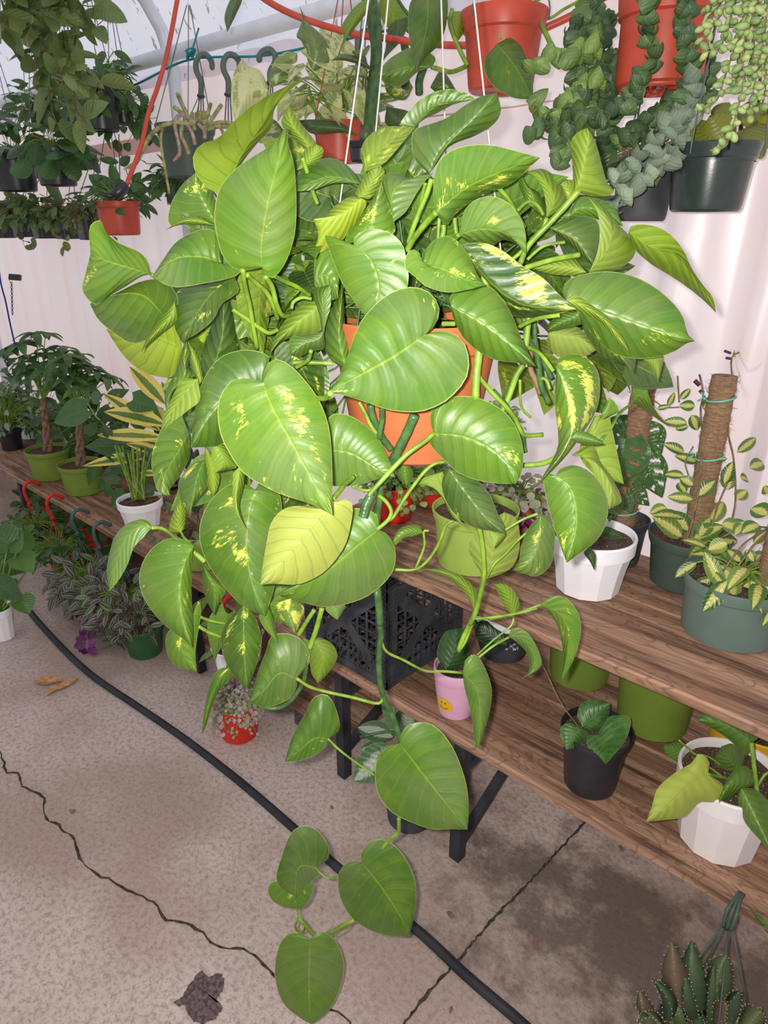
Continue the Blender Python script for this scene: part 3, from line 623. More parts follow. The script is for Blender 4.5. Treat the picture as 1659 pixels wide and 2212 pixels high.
# tile | base | tip | left | right | mid | d0 d1 dl dr | tone vari under
PL = '''
B|550 1385|725 360|400 1412 300 1350 245 1240 208 1020 245 820 350 690 470 600 640 490|560 1430 630 1462 720 1350 785 1150 797 900 780 650 735 480|550 1200 600 900 670 620|.92 .86 .03 .02|.56 .16 0
B|300 830|875 20|215 850 90 740 55 600 110 505 240 455 400 290 600 150|420 620 540 470 622 385 635 270 700 165|400 590 540 380 660 200|1.0 .93 -.04 .05|.62 .12 1
A|1015 280|870 -90|830 240 700 290 672 240 700 120 780 -10|1030 180 980 20|965 180 890 30|.98 .99 .02 .02|.3 .5 0
A|1015 290|658 320|880 222 780 235|880 285 760 285||.975 .96 .01 .01|.6 .1 1
A|1060 560|560 655|1050 420 1000 325 900 320 740 400 640 530|1190 600 1150 655 950 700 740 732 640 700|900 515 720 530|.95 .92 .02 -.02|.28 .15 0
A|555 640|118 490|520 530 440 465 330 420 230 340 192 252 112 300|480 655 380 720 260 790 150 857 60 760 80 640|400 590 260 550|.93 .90 -.03 .03|.42 .2 0
A|640 930|115 850|735 880 738 790 640 680 480 690 300 775|640 1010 520 1110 400 1132 270 1050 170 960|500 790 320 780|.98 .95 -.02 .03|.17 .08 0
A|722 830|480 1205|640 930 530 1080|738 960 600 1080 520 1150||.95 .93 .01 .01|.4 .1 1
A|775 1165|232 1033|740 990 560 950 380 990|775 1260 710 1370 600 1372 480 1330 370 1240 290 1130|560 1080 400 1055|1.02 1.0 -.02 .04|.75 .05 1
A|1150 650|785 1140|980 710 780 735 700 850 710 980 745 1080|1180 760 1060 850 1000 960 900 1050 810 1105|985 780 880 930 820 1050|.96 .93 .03 -.02|.12 .45 0
A|970 1400|1095 725|910 1330 910 1200 960 1060 1040 880|1180 1220 1160 1050 1130 880|1060 1100 1070 900|1.0 .99 .02 .03|.08 .15 0
A|960 1030|920 1400|820 1110 830 1250|985 1200 970 1320||1.04 1.04 .02 .02|.85 .05 1
A|665 1640|805 1115|650 1500 720 1350 770 1200|740 1450 885 1365 815 1310 838 1200||.94 .95 .02 .02|.28 .25 0
G|690 60|428 460|600 60 560 85 500 200 440 330|702 210 620 285 500 380|600 150 500 300|.93 .92 .01 -.01|.55 .1 1
A|900 1425|815 1112|850 1330 820 1220|925 1380 890 1230||.96 .97 .01 .01|.55 .3 1
G|620 440|492 895|560 318 450 380 385 520 355 640 375 790 410 880|642 480 628 620 570 740 490 850|560 560 450 760|.94 .92 -.02 .03|.27 .4 0
P|567 822|413 967|582 772 552 758 515 757 472 775 437 825 419 900|565 860 530 905 480 960|500 850 450 900|.93 .90 .02 .03|.2 .3 0
G|1152 85|1655 1036|1050 55 930 75 855 170 828 285 850 460 920 605 1020 742 1180 840 1300 895 1500 960|1160 10 1200 -65 1250 -83 1345 -41 1455 69 1555 209 1615 359 1640 498 1653 760 1652 920|1230 280 1390 570 1550 860|.85 .76 .02 .03|.56 .5 0
E|1225 905|512 1322|1300 830 1325 720 1275 620 1180 570 1060 570 920 640 790 770 720 900 680 1020 620 1170 565 1275|1290 880 1400 885 1500 960 1538 1100 1512 1230 1400 1360 1280 1430 1150 1462 960 1445 800 1390 620 1335|1000 1060 750 1200|.86 .80 .03 .01|.33 .28 0
E|710 265|850 800|620 222 498 192 520 260 570 400 620 520 700 650 770 745|712 210 780 160 870 148 980 180 1060 260 1090 380 1103 520 1060 640 960 750|830 370 890 560|.92 .895 .03 .0|.48 .08 0
E|1205 402|1655 548|1200 330 1240 275 1300 220 1380 197 1460 240 1530 330 1580 440 1620 510|1190 330 1130 293 1085 340 1078 430 1150 490 1230 560 1380 603 1540 580|1350 440 1500 510|.88 .85 .03 -.01|.42 .35 0
F|80 200|692 637|75 120 200 70 340 55 440 140 520 270 580 420 640 550|100 300 170 430 280 530 400 590 560 612|330 340 520 490|.90 .86 .03 .03|.38 .15 0
F|156 -240|978 226|316 -250 456 -190 586 -90 736 0 866 130|200 -100 330 60 400 150 500 262 640 287 800 272|330 0 560 180 800 218|.95 .89 .0 .04|.08 .8 0
D|540 1290|1464 1583|512 1210 570 1135 700 1095 850 1083 1000 1108 1150 1178 1290 1290 1375 1400 1412 1530|700 1500 850 1650 1000 1705 1180 1700 1320 1655 1400 1600|850 1390 1200 1510|.93 .86 .03 .03|.33 .22 0
D|540 1290|995 1659|600 1250 720 1320 850 1420 950 1560|580 1330 680 1390 790 1450 900 1580||.90 .86 .01 .01|.62 .1 1
F|1030 280|1385 685|1020 330 1050 420 1130 520 1220 590 1330 622|1150 310 1280 430 1350 520 1402 580|1150 400 1280 540|.95 .93 .02 .02|.18 .35 0
F|1450 578|1565 748|1500 640 1540 700|1600 556 1590 650||.96 .96 .01 .01|.5 .1 1
F|1000 240|772 382|900 235 830 280 780 330|1032 320 960 348 850 372||.93 .92 .02 .02|.38 .05 0
F|770 400|1120 520|850 345 980 350 1070 430|790 500 850 565 960 570 1050 560|900 420 1000 430|.97 .97 .02 .02|.35 .05 1 1
F|835 640|688 1502|828 800 828 950 848 1120 840 1230 770 1370|860 570 920 548 1000 550 1090 600 1142 700 1146 850 1110 980 1040 1090 960 1210 860 1330|900 780 960 1000 900 1220|.92 .88 .02 .04|.45 .6 0
a5|300 1090|372 1647|235 1070 222 1130 250 1280 290 1420 330 1540|310 1060 400 1020 500 1050 580 1130 632 1240 632 1350 600 1450 540 1525 440 1595|400 1190 430 1400|.90 .86 .02 .03|.5 .15 0
F|940 1270|1215 1652|1010 1270 1080 1350 1120 1450 1190 1560|1090 1200 1150 1320 1230 1430 1290 1540 1300 1612|1120 1330 1230 1500|.95 .93 .0 .03|.6 .1 1
F|935 1150|1175 1190|980 1095 1060 1110 1130 1150|990 1185 1080 1200||.90 .89 .01 .01|.45 .1 0
F|1110 990|1320 1480|1290 960 1200 880|1000 1240 1100 1400|1110 1250|1.02 1.0 .01 .01|.6 .05 1
a5|800 625|1036 782|790 545 810 470 850 453 885 490 892 560 915 630 980 720|830 640 900 690 970 740||1.15 1.12 .0 .03|.38 .05 0
H|790 285|1375 647|760 205 768 120 830 50 950 20 1080 25 1220 80 1330 170 1400 290 1430 420 1418 560|748 332 795 410 860 475 950 560 1080 617 1230 644|1000 310 1200 400 1330 530|.92 .87 .02 .02|.38 .2 0
H|895 540|1297 1012|850 600 848 700 900 820 980 900 1080 962 1220 980|990 555 1120 640 1195 740 1240 850 1285 940|1000 690 1150 880|.93 .91 .02 .02|.17 .08 0
H|1180 980|1217 1108|1190 1050|1292 1000 1275 1050||.93 .92 .0 .01|.45 0 1
H|850 560|1018 968|690 600 640 650 760 660 850 750 910 870|870 640 900 780 960 880||.99 .97 .01 .0|.5 .05 1
H|15 400|508 600|30 180 110 143 200 165 300 230 390 320 440 420 485 520|30 560 60 660 200 662 300 640 420 602|200 430 380 540|.93 .91 .02 .01|.5 .25 0
G|1640 960|1135 1537|1590 985 1450 970 1310 990 1215 1090 1178 1250 1150 1420|1720 920 1797 960 1783 1116 1740 1260 1640 1400 1540 1480 1400 1535 1240 1530|1480 1150 1300 1370|.82 .80 .02 .02|.95 0 1 1
H|385 975|-338 1442|395 900 345 845 210 825 80 920 -60 1150 -200 1350|430 985 500 1080 514 1180 490 1280 420 1370 300 1460 150 1512 0 1532 -180 1490|250 1080 0 1280|.90 .87 .02 .03|.4 .05 0
H|70 1490|98 1624|10 1540 50 1590|150 1515 130 1570||.92 .92 .0 .01|.5 .2 0
G|1110 860|1170 1760|1040 820 950 808 860 850 760 960 698 1130 720 1300 800 1450 900 1580 1010 1690|1190 835 1280 900 1287 1100 1260 1400 1235 1560 1200 1680|1060 1000 1040 1300 1090 1560|.94 .90 .03 .03|.33 .28 0
G|990 690|1040 1143|945 740 937 880 950 1000 1000 1090|1022 750 1010 850 985 960 1005 1060||.88 .86 .0 .02|.45 .1 1
G|790 535|815 733|785 640|880 535 970 685 900 712||.94 .94 .0 .02|.5 .4 1
G|740 545|800 897|733 700 755 830|785 600 842 740 828 850||.98 .98 .01 .01|.65 .05 1
G|735 640|632 1058|640 680 560 780 548 860 570 950 610 1010|757 760 748 840 690 920 645 990|680 780|.97 .96 .02 .01|.27 .4 0
G|570 1165|562 920|488 1150 490 1080 530 980|590 1120 600 1000||1.0 1.0 .01 .01|.55 .1 1
G|355 1130|52 1582|340 1080 270 1068 180 1100 100 1180 60 1290 36 1430|300 1195 230 1270 180 1400 110 1520|260 1130 150 1250|.93 .90 .02 -.01|.52 .05 0
b1|1240 530|1229 1183|1200 500 1080 483 980 540 910 640 890 760 920 865 990 970 1080 1060 1180 1130|1232 650 1225 800 1230 950 1232 1100|1180 640 1150 820 1170 1000|.92 .88 .03 .02|.42 .35 0
b1|1240 960|1262 1337|1080 1075 1060 1170 1090 1260 1150 1312|1272 880 1287 960 1265 1100 1250 1220|1160 1120 1190 1250|.96 .95 .02 .01|.5 .4 0
b1|1300 650|1370 975|1295 760 1320 870|1380 740 1443 812 1400 900||.97 .96 .02 .01|.3 .2 0
b1|1560 905|1580 1447|1500 960 1430 1050 1413 1160 1450 1290 1510 1380|1620 960 1670 1100 1659 1230 1620 1350|1560 1100 1570 1300|.94 .91 .03 .02|.22 .35 0
b1|1475 1305|1291 1742|1400 1322 1350 1400 1310 1560|1480 1370 1400 1465 1350 1580 1320 1680||.96 .94 .01 .01|.3 .35 0
b2|222 1012|-60 1152|300 920 295 850 240 770 150 740 70 760 40 850 0 950|225 1060 180 1130 100 1170 20 1185|120 980 30 1080|.94 .92 .03 .01|.27 .15 0
b2|300 800|350 1042|262 775 300 900 312 980|350 765 430 800 467 870 440 940 390 1002||.98 .97 .01 .02|.3 .05 1
b2|412 1372|153 1508|470 1330 480 1270 440 1150 390 1103 320 1130 270 1230 200 1350|400 1415 330 1470 240 1502|330 1370 240 1440|.96 .94 .03 .0|.25 .15 0
b5|1006 15|1410 532|1016 -52 1076 -102 1166 -107 1246 -62 1326 48 1376 168 1406 277 1417 400|930 40 870 110 857 230 880 330 960 430 1080 490 1200 530 1310 528|1130 180 1280 370|.94 .90 .02 .02|.35 .1 0
b5|775 722|1062 1170|780 660 830 603 910 590 1000 650 1070 760 1103 880 1095 1020|700 725 645 780 635 870 660 970 720 1060 820 1130 940 1166|900 880 1010 1050|.95 .92 .02 .02|.28 .06 0
b5|510 757|380 932|580 700 570 610 500 525 420 508 350 560 300 690 268 800 285 870|530 790 480 840 430 892|400 760|.97 .95 .02 .0|.2 .05 0
b5|385 952|405 1002|330 862 250 842 217 890 240 950 310 992|420 900 490 850 480 920 445 980||.98 .97 .01 .01|.5 .3 0
b5|472 1185|478 1694|420 1155 350 1150 290 1210 260 1330 265 1450 310 1570 400 1650|500 1150 560 1145 630 1210 672 1330 652 1470 592 1600 530 1662|465 1350 465 1550|.94 .91 .02 .02|.42 .1 0
b2|1215 975|1310 1432|1232 900 1290 868 1340 930 1387 1060 1382 1180 1350 1310|1225 1060 1250 1160 1275 1280 1283 1380|1300 1080 1320 1260|1.0 .98 .02 .01|.35 .05 0
b3|300 295|425 747|350 255 430 243 500 300 540 400 530 520 490 640|340 330 400 420 430 540 435 640|420 350 470 500|1.02 1.0 .0 .02|.42 .35 0
b3|110 485|185 738|130 435 200 443 260 510 307 630 280 685|160 520 210 570 237 640 225 700||1.02 1.0 .0 .01|.4 .2 0
b3|140 370|20 170|80 300 50 230|174 300 150 220 90 173||1.05 1.04 .01 .01|.45 .1 1
H|1075 1580|688 1257|1050 1500 980 1405 900 1335 800 1290|1105 1460 1060 1370 970 1300 850 1258||1.0 .98 .01 .01|.35 .05 1
H|712 1000|488 1062|680 948 600 945 530 980|640 1022 580 1030 510 1087||1.0 .98 .01 .0|.5 .1 0
H|1158 1335|1290 852|1100 1250 1040 1130 1050 1040 1180 920|1330 1260 1392 1150 1402 1000 1370 890||1.02 1.0 .02 .02|.6 .02 1 1
H|1550 870|1352 1268|1470 960 1410 1100 1400 1190|1600 890 1655 990 1640 1180 1600 1260 1520 1312 1430 1292|1540 1050 1480 1200|.98 .96 .02 .02|.45 .25 0
D|600 510|692 53|590 400 580 250 575 150 620 90|740 545 885 526 832 440 800 330 750 150|640 420 705 150|1.0 .98 .02 .03|.58 .02 1
D|700 1100|700 553|760 960 785 800 765 660|800 1090 930 1060 1036 960 1012 850 930 760 830 640 760 580|850 900 850 720|.95 .96 .0 .04|.56 .1 1
D|985 800|1614 1378|1000 760 1080 745 1200 765 1300 830 1380 930 1440 1060 1520 1180 1592 1270|1030 920 1150 1030 1280 1110 1400 1190 1520 1285|1150 910 1330 960 1500 1180|.98 .93 -.02 .04|.52 .12 1
D|400 700|240 370|395 600 370 480 310 400|520 640 545 560 480 430 380 348|460 560 360 400|1.0 .98 0 .03|.5 .05 1
D|260 590|218 388|232 540 198 460|385 700 398 600 350 520 270 470||.99 .98 .01 .03|.32 .05 0
D|420 770|740 1042|540 705 650 685 765 720 780 860|500 835 600 930 690 1010|600 850|1.0 .97 .02 .02|.25 .25 0
D|560 690|950 760|620 560 760 560 880 620|700 700 850 730||1.05 1.04 .01 .01|.4 .05 0
D|690 1090|288 1065|600 990 480 978 370 1010|600 1112 450 1105||.97 .99 .02 .01|.62 .05 1
D|560 600|478 425|495 520|620 560 610 450 540 420||1.03 1.03 .01 .01|.65 .05 1
C|640 990|1382 600|620 900 620 750 660 620 760 540 900 508 1050 512 1200 550|660 1035 712 1087 770 1010 880 920 1000 850 1130 810 1250 730 1315 665|820 840 1000 740 1200 660|.95 .90 -.01 .03|.4 .5 0
C|590 712|1072 135|500 640 465 540 468 420 520 380 700 320 850 220 960 160|645 640 740 510 900 450 1040 370 1102 280 1095 205|720 500 900 320|1.0 .99 .02 .03|.22 .03 0
C|480 382|932 187|400 375 375 362 430 280 500 200 620 130 740 107 840 130|560 320 650 278 760 220 860 195|640 230|1.05 1.03 .0 .02|.3 .55 0
C|120 705|487 385|100 560 130 470 220 400 330 373|250 650 340 560 430 450|260 520|1.0 1.02 .02 -.01|.56 .45 1
C|80 885|185 652|60 850 110 760|170 890 242 780 270 708 235 653||1.0 1.0 .01 .01|.6 .55 1
C|330 1062|618 712|290 930 248 820 255 730 340 708 430 740 520 740|420 985 500 850 560 765|330 850 480 740|.97 .99 .02 .0|.34 .1 0
C|165 1195|246 763|-15 1200 80 1040 180 900|335 1145 322 1010 285 900|190 1000|.95 .94 .02 .02|.45 .65 0
C|800 1150|1282 1292|820 1080 840 980 920 900 1040 876 1150 920 1230 1010 1277 1130|830 1185 930 1222 1040 1232 1110 1190 1200 1215|960 1110 1150 1150|.97 .94 -.01 .03|.52 .35 0
B|1265 890|918 1040|1180 880 1080 940 1000 1020|1305 930 1200 1100 1100 1210 930 1287 955 1150|1130 1000|.96 .95 .02 .02|.82 .08 1
B|1265 790|795 842|1200 690 1120 625 1020 603 900 640 800 730|1180 782 1050 785 920 828|1080 740 920 770|1.0 .98 .03 .0|.27 .12 0
B|880 545|745 220|780 470 688 350|942 505 850 380 780 280||1.02 1.02 .02 .02|.6 .2 1
B|800 690|940 502|828 600 870 530|870 675 960 622 992 540||1.0 1.0 .01 .01|.56 .05 1
E|478 690|103 1052|430 665 330 700 220 800 140 940|490 850 420 900 300 925 190 955|330 800 200 920|.97 .95 .02 .02|.5 .05 1
E|490 1000|545 548|470 800 430 650 460 570|505 850 545 700||.95 .95 .02 .0|.3 0 0
E|495 880|258 1050|400 900 290 910 245 960|500 1000 400 1025 320 1065||.94 .93 .01 .02|.28 0 0
E|660 1160|630 535|540 1080 495 950 520 780 590 650|692 940 650 840 642 700|610 950 615 750|.97 .96 .03 .02|.38 .12 0
E|430 560|600 645|425 350 520 290 600 440|470 640 540 660||.99 .97 .01 .01|.45 .1 0
H|590 485|592 667|522 520 532 600|637 560 625 630||1.0 1.0 .01 .01|.38 .05 0
b2|200 530|215 740|68 560 120 650|268 590 242 685||.94 .93 .01 .02|.56 .8 0
b2|50 570|113 800|0 630 30 710|82 650||.94 .94 .0 .01|.5 .3 0
'''.strip().split('\n')
rl = random.Random(21); leaves = []
def build_traced(lines, root, mat, name='leaf', dscale=0., vert=False):
    k = 0
    for ln in lines:
        f = ln.split('|'); t = f[0]; B = tp(t, f[1])[0]; T = tp(t, f[2])[0]; Lp = tp(t, f[3]); Rp = tp(t, f[4]); Mp = tp(t, f[5])
        d = [float(x) for x in f[6].split()]; q = [float(x) for x in f[7].split()]
        m_ = mat[int(q[3])] if len(q) > 3 else (mat if not isinstance(mat, list) else mat[0])
        mb = tleaf(B, T, Lp, Rp, Mp, d[0]+dscale, d[1]+dscale, d[2], d[3], 0, q[0], q[1], bool(int(q[2])), rl.random(), vert=vert)
        mb.build(name, M[m_], root); k += 1
    return k
NLEAF = build_traced(PL, pothos, ['pothos', 'pale'], vert=True)
ST = '''
H|650 150 590 290 520 430 480 500 420 640|.93 .95|.0085|vine|stemd
H|330 80 360 200 420 320 480 400|.94 .95|.006|vine|stemd
H|415 100 415 190 400 280 400 320|.92 .93|.0048|vine|stemd
H|405 640 400 740 385 850 375 1000 380 1300 395 1500 405 1660|.95 .95|.0062|vine|stemd
b2|700 480 712 600 728 760 720 800 715 950 735 1100 790 1220 830 1330 848 1400|.95 .95|.0058|vine|stemd
b5|1000 460 1000 520 995 548 930 605 860 700|.95 .96|.0045|vine|stem
b5|735 1070 660 1105 580 1150 500 1165 440 1100 400 1060|.95 .97|.0045|vine|stem
H|1210 -20 1300 80 1370 200 1420 290 1440 420|.97 .98|.0048|vine|stemd
H|1105 940 1130 1050 1145 1200 1145 1320 1110 1480 1075 1600 1040 1660|.98 1.0|.0048|vine|stem
b2|1340 400 1310 560 1280 640 1230 740 1190 840|1.0 1.0|.0050|vine|stem
F|330 -40 290 300 280 540 262 700 255 870|.95 .93|.0068|vine|stem
F|640 260 600 600 550 700 480 890 420 1000|.98 .98|.0052|vine|stem
F|600 280 640 450 700 560 720 750 780 900|1.0 1.0|.0055|vine|stemd
F|680 300 690 500 740 600 800 720|1.01 1.01|.0045|vine|stemd
F|660 440 650 640 690 740 720 830|1.01 1.01|.0050|vine|stemw
b2|375 590 340 720 300 830|.97 .97|.0052|vine|stem
b2|330 600 290 660 235 750|.98 .98|.0045|vine|stem
b2|280 940 260 1040 180 1150 90 1190 0 1170|.98 .97|.0048|vine|stemd
b2|720 765 760 850 860 900 990 965 1100 968 1215 978|.95 1.0|.0034|petiole|stem
b2|735 1105 735 1140 700 1160 560 1125 400 1090 300 1060 222 1010|.95 .94|.0040|petiole|stem
b2|690 1590 560 1500 470 1430 410 1370|.95 .96|.0030|petiole|stem
b2|1283 655 1400 645 1550 620 1660 590|1.0 1.02|.0034|petiole|stem
b3|-5 380 150 348 230 320 300 294|1.02 1.02|.0034|petiole|stem
b2|1190 850 1230 790 1270 690|1.0 1.0|.0040|petiole|stem
b2|1310 885 1400 815 1490 765|1.0 1.02|.0032|petiole|stem
b2|1300 872 1400 780 1500 700 1520 650|1.01 1.03|.0026|petiole|stem
H|790 285 720 345 600 430 500 530 400 640 330 720 290 800|.92 .88|.0052|petiole|stem
H|330 740 300 800 278 885|.88 .87|.0068|cut_stem|stemd
H|870 490 800 500 720 560 620 690 560 780 500 880 460 910|.94 .92|.0040|petiole|stem
H|380 973 440 925 475 880 478 830 440 770 390 730|.90 .93|.0044|petiole|stem
H|1160 1330 1220 1220 1300 1150 1380 1060 1450 1000|1.0 1.0|.0034|petiole|stem
H|1285 985 1420 905 1530 862|.98 .98|.0034|petiole|stem
H|510 1262 650 1262 740 1200 820 1080 875 940 930 915|1.0 1.0|.0036|petiole|stem
H|655 1255 700 1150 720 1080 715 990 750 985|1.0 1.0|.0030|petiole|stem
H|60 760 110 700 150 650 210 600|.82 .90|.0050|petiole|stem
H|200 665 270 690 330 690 390 640|.93 .94|.0030|petiole|stem
H|250 60 290 130 330 220 380 285 410 265|.93 .93|.0040|petiole|stem
F|270 700 330 770 400 850 480 930 540 1010 575 1090 610 1130 740 1125|.95 .98|.0048|petiole|stem
F|575 730 578 880 600 950 650 1000|.98 .99|.0030|petiole|stem
F|585 1345 680 1340 760 1325 830 1290|.97 .95|.0058|petiole|stem
F|570 350 640 315 720 288 860 268|.95 .90|.0042|petiole|stem
F|635 500 700 530 750 580 815 670|.97 .93|.0042|petiole|stem
F|700 720 760 730 790 800|1.0 .99|.0040|petiole|stem
F|20 330 110 330|.93 .92|.0048|petiole|stem
A|1208 600 1225 720 1260 870 1285 1020 1312 1170|.93 1.0|.0048|petiole|stem
A|1235 640 1280 680 1380 770 1430 870 1460 960|.94 1.0|.0048|petiole|stem
A|1370 650 1420 730 1450 850 1490 930 1545 935|.93 1.0|.0050|petiole|stem
A|1425 645 1500 685 1600 730 1690 790|.93 1.0|.0045|petiole|stem
A|1135 890 1250 965 1340 1030 1400 1060 1460 1035|.97 1.0|.0045|petiole|stem
A|555 640 600 670 650 700 720 720|.93 .96|.0040|petiole|stem
C|640 990 590 1040 530 1110 470 1190 430 1265|.95 .99|.0060|petiole|stem
C|605 750 570 860 520 980 470 1110 440 1210|.98 1.0|.0052|petiole|stem
C|560 780 530 900 500 1050|.99 1.02|.0035|petiole|stem
C|800 1150 770 1185 740 1230|.97 .99|.0050|petiole|stem
C|1220 982 1270 930 1320 915 1370 950 1405 1010|.98 .99|.0036|petiole|stem
C|1665 830 1560 950 1430 1090 1340 1180 1280 1260 1240 1360|.97 .99|.0058|petiole|stem
C|1430 1030 1400 1110 1330 1190 1230 1290 1180 1330|1.0 1.0|.0042|petiole|stem
C|1080 810 1150 890 1210 990 1270 1100|.97 1.0|.0042|petiole|stem
C|1275 1390 1400 1350 1520 1320 1665 1295|.96 .97|.0052|petiole|stem
C|1290 1330 1380 1250 1450 1220 1560 1205|1.0 1.0|.0034|petiole|stem
C|660 1030 655 1100 650 1190|1.0 1.0|.0040|petiole|stem
C|690 1080 690 1130 670 1200|1.01 1.01|.0055|petiole|stem
C|770 1030 775 1100 785 1160|1.01 1.01|.0050|petiole|stem
G|355 1130 420 1130 480 1160 540 1210 640 1250|.93 .97|.0040|petiole|stem
G|570 1165 590 1200 640 1245|1.0 .97|.0030|petiole|stem
G|640 1290 680 1320 735 1370|.95 .95|.0058|petiole|stem
a5|800 625 750 655 700 700 650 790 590 860|1.15 1.0|.0036|petiole|stem
b1|1280 985 1350 1010 1440 1028|.96 .98|.0034|petiole|stem
b1|1270 1045 1340 1085 1410 1112|.96 .98|.0044|petiole|stem
b5|500 755 530 790 580 820 640 805|.97 .96|.0028|petiole|stem
b5|383 950 400 1040 440 1100 492 1160|.97 .96|.0026|petiole|stem
b5|395 1075 380 1110 400 1140 430 1140 440 1110|.97 .97|.0034|petiole|stem
b5|730 1070 680 1130 610 1170|.96 .96|.0022|petiole|stem
E|405 1020 380 1090 300 1140|.94 .98|.0042|petiole|stem
E|270 1105 400 1105 560 1112|.99 .99|.0052|petiole|stem
E|545 1325 510 1360 450 1360|.80 .86|.0050|petiole|stem
E|265 720 280 670 340 640 410 650|1.0 1.0|.0038|petiole|stem
B|840 600 870 690 910 830 950 930|.99 1.02|.0042|petiole|stem
'''.strip().split('\n')
for ln in ST:
    f = ln.split('|'); pts = tp(f[0], f[1]); d = [float(x) for x in f[2].split()]; n = len(pts)
    w3 = [tuple(at_d(x, y, (d[0]+(d[1]-d[0])*i/(n-1))*KV(y))) for i, (x, y) in enumerate(pts)]
    mb = MB(); s3 = spline(w3, 26); rr = float(f[3])*(.64 if f[4] == 'petiole' else .78 if f[4] != 'cut_stem' else .9); rad = [rr*(1.0+.03*math.sin(i*1.3)) for i in range(26)]
    mb.tube(s3, rad, 10); mb.build(f[4], M[f[5]], pothos)
# leaves deep inside the crown, behind the ones that can be told apart
mb = MB(); smb = MB(); r = random.Random(77); crown = pbase+ZV*(POT_H+.03)
cl = [((700, 400), (1180, 640), 1.06, 1.2, 105), ((450, 540), (740, 820), 1.02, 1.16, 70), ((600, 780), (730, 960), 1.03, 1.12, 16), ((1040, 560), (1330, 800), 1.05, 1.16, 26), ((460, 800), (720, 1180), 1.02, 1.12, 26), ((470, 1180), (640, 1330), 1.0, 1.06, 8), ((640, 330), (900, 480), 1.06, 1.16, 10)]
for (x0, y0), (x1, y1), da, db, n in cl:
    for i in range(n):
        yy_ = r.uniform(y0, y1); p = at_d(r.uniform(x0, x1), yy_, r.uniform(da, db)*KV(yy_)); q = p-pbase
        if q.z < POT_H and math.hypot(q.x, q.y) < .15: continue
        o = (p-crown).normalized(); L = r.uniform(.07, .125); dd = (o*.6+rv(r, .5)-ZV*.3).normalized()
        leaf(mb, p, dd, ZV*.6-HV*.5+rv(r, .4), L, L*.72, 'heart', (r.choice((.05, .2, .5)), r.choice((.02, .08, .15, .25, .4, .55)), r.random()), curl=r.uniform(.2, .9), nu=11, nv=7, twist=r.uniform(-.5, .5))
        if i % 5 == 0: smb.tube(spline([p, p.lerp(crown, .5)-ZV*.02, crown+rv(r, .03)], 8), .0017, 6, cap=False)
props(mb.build('inner_foliage', M['pothos'], pothos), kind='stuff')
props(smb.build('inner_stems', M['stemd'], pothos), kind='stuff')

# ================================================================== PLANTS AROUND IT
def pot_at(bx, by, z, rimw, hpx, ratio=.76):
    p = at_z(bx, by, z); d = depth(p); r0 = rimw/2*d/FPX; el = PITCH+math.atan((by-1106)/FPX); rb = r0*ratio
    c = p+HV*rb; d = depth(c); r = rimw/2*d/FPX; return V((c.x, c.y, z)), r, r*ratio, hpx*d/(FPX*max(.5, math.cos(el)))
def pot_hang(bx, by, Y, rimw, hpx, ratio=.78):
    c = at_y(bx, by, Y); d = depth(c); r = rimw/2*d/FPX; return c, r, r*ratio, hpx*d/(FPX*math.cos(PITCH)+(1106-by)*math.sin(PITCH))
def lites(mb, tile, s, d, kind='ovate', tone=(.3, .7), vari=0, seed=1, nrm=None, curl=.3, dj=.02, sm=None, **kw):
    """leaves given by base, tip and width as seen, standing d away"""
    r = random.Random(seed); v = [float(a) for a in s.replace(';', ' ').split()]; k = TILE[tile][2]
    for i in range(0, len(v), 5):
        (bx, by), (tx, ty) = tp(tile, '%f %f %f %f' % tuple(v[i:i+4])); dd = d+r.uniform(-dj, dj)
        B = at_d(bx, by, dd); T = at_d(tx, ty, dd+r.uniform(-dj, dj)*1.2); L = (T-B).length; W = v[i+4]/k*dd/FPX
        n = V(nrm) if nrm is not None else -ray(tx, ty).normalized()+ZV*.3+rv(r, .18)
        leaf(mb, B, (T-B), n, L*1.03, W*1.22, kind, (vari*r.uniform(.5, 1.2), r.uniform(*tone), r.random()), curl=curl*r.uniform(.5, 1.2), **kw)
def path(tile, s, d0, d1=None):
    p = tp(tile, s); d1 = d0 if d1 is None else d1; n = len(p)
    return [at_d(x, y, d0+(d1-d0)*i/max(1, n-1)) for i, (x, y) in enumerate(p)]
def tubes(root, name, mat, specs, n=16, seg=7):
    mb = MB()
    for pts, r in specs: mb.tube(spline([tuple(p) for p in pts], n), r, seg)
    return mb.build(name, M[mat], root)
M['teal_pot'] = plastic('grey_green_plastic', (.115, .165, .14), .5, .35, .06)

# ---- pots standing on the upper shelf ------------------------------
def coir_pole(root, a, b, r, seed=3):
    mb = MB(); rr = random.Random(seed); a = V(a); b = V(b); n = 30; t = (b-a).normalized(); pts = [a.lerp(b, i/(n-1)) for i in range(n)]
    mb.tube(pts, [r*(1+rr.uniform(-.05, .05)) for _ in pts], 20)
    for i in range(420):
        q = a.lerp(b, rr.random()); an = rr.uniform(0, 6.283); ra = t.orthogonal().normalized(); rb = t.cross(ra)
        o = ra*math.cos(an)+rb*math.sin(an); p0 = q+o*r*.97; tg = (t*rr.uniform(-1, 1)+ra.cross(o)*.0+t.cross(o)*rr.uniform(-1, 1)).normalized(); l = rr.uniform(.01, .028)
        mb.tube([p0, p0+tg*l*.5+o*rr.uniform(.001, .005), p0+tg*l+o*rr.uniform(-.001, .006)], .00035, 3, cap=False)
    po = mb.build('coir_pole', M['coir'], root)
    cb = MB(); cb.lathe((b.x, b.y, b.z-.003), [(.0001, .004), (r*.35, .004), (r*.5, .002)], 14); cb.build('core_tube', M['black'], po); return po
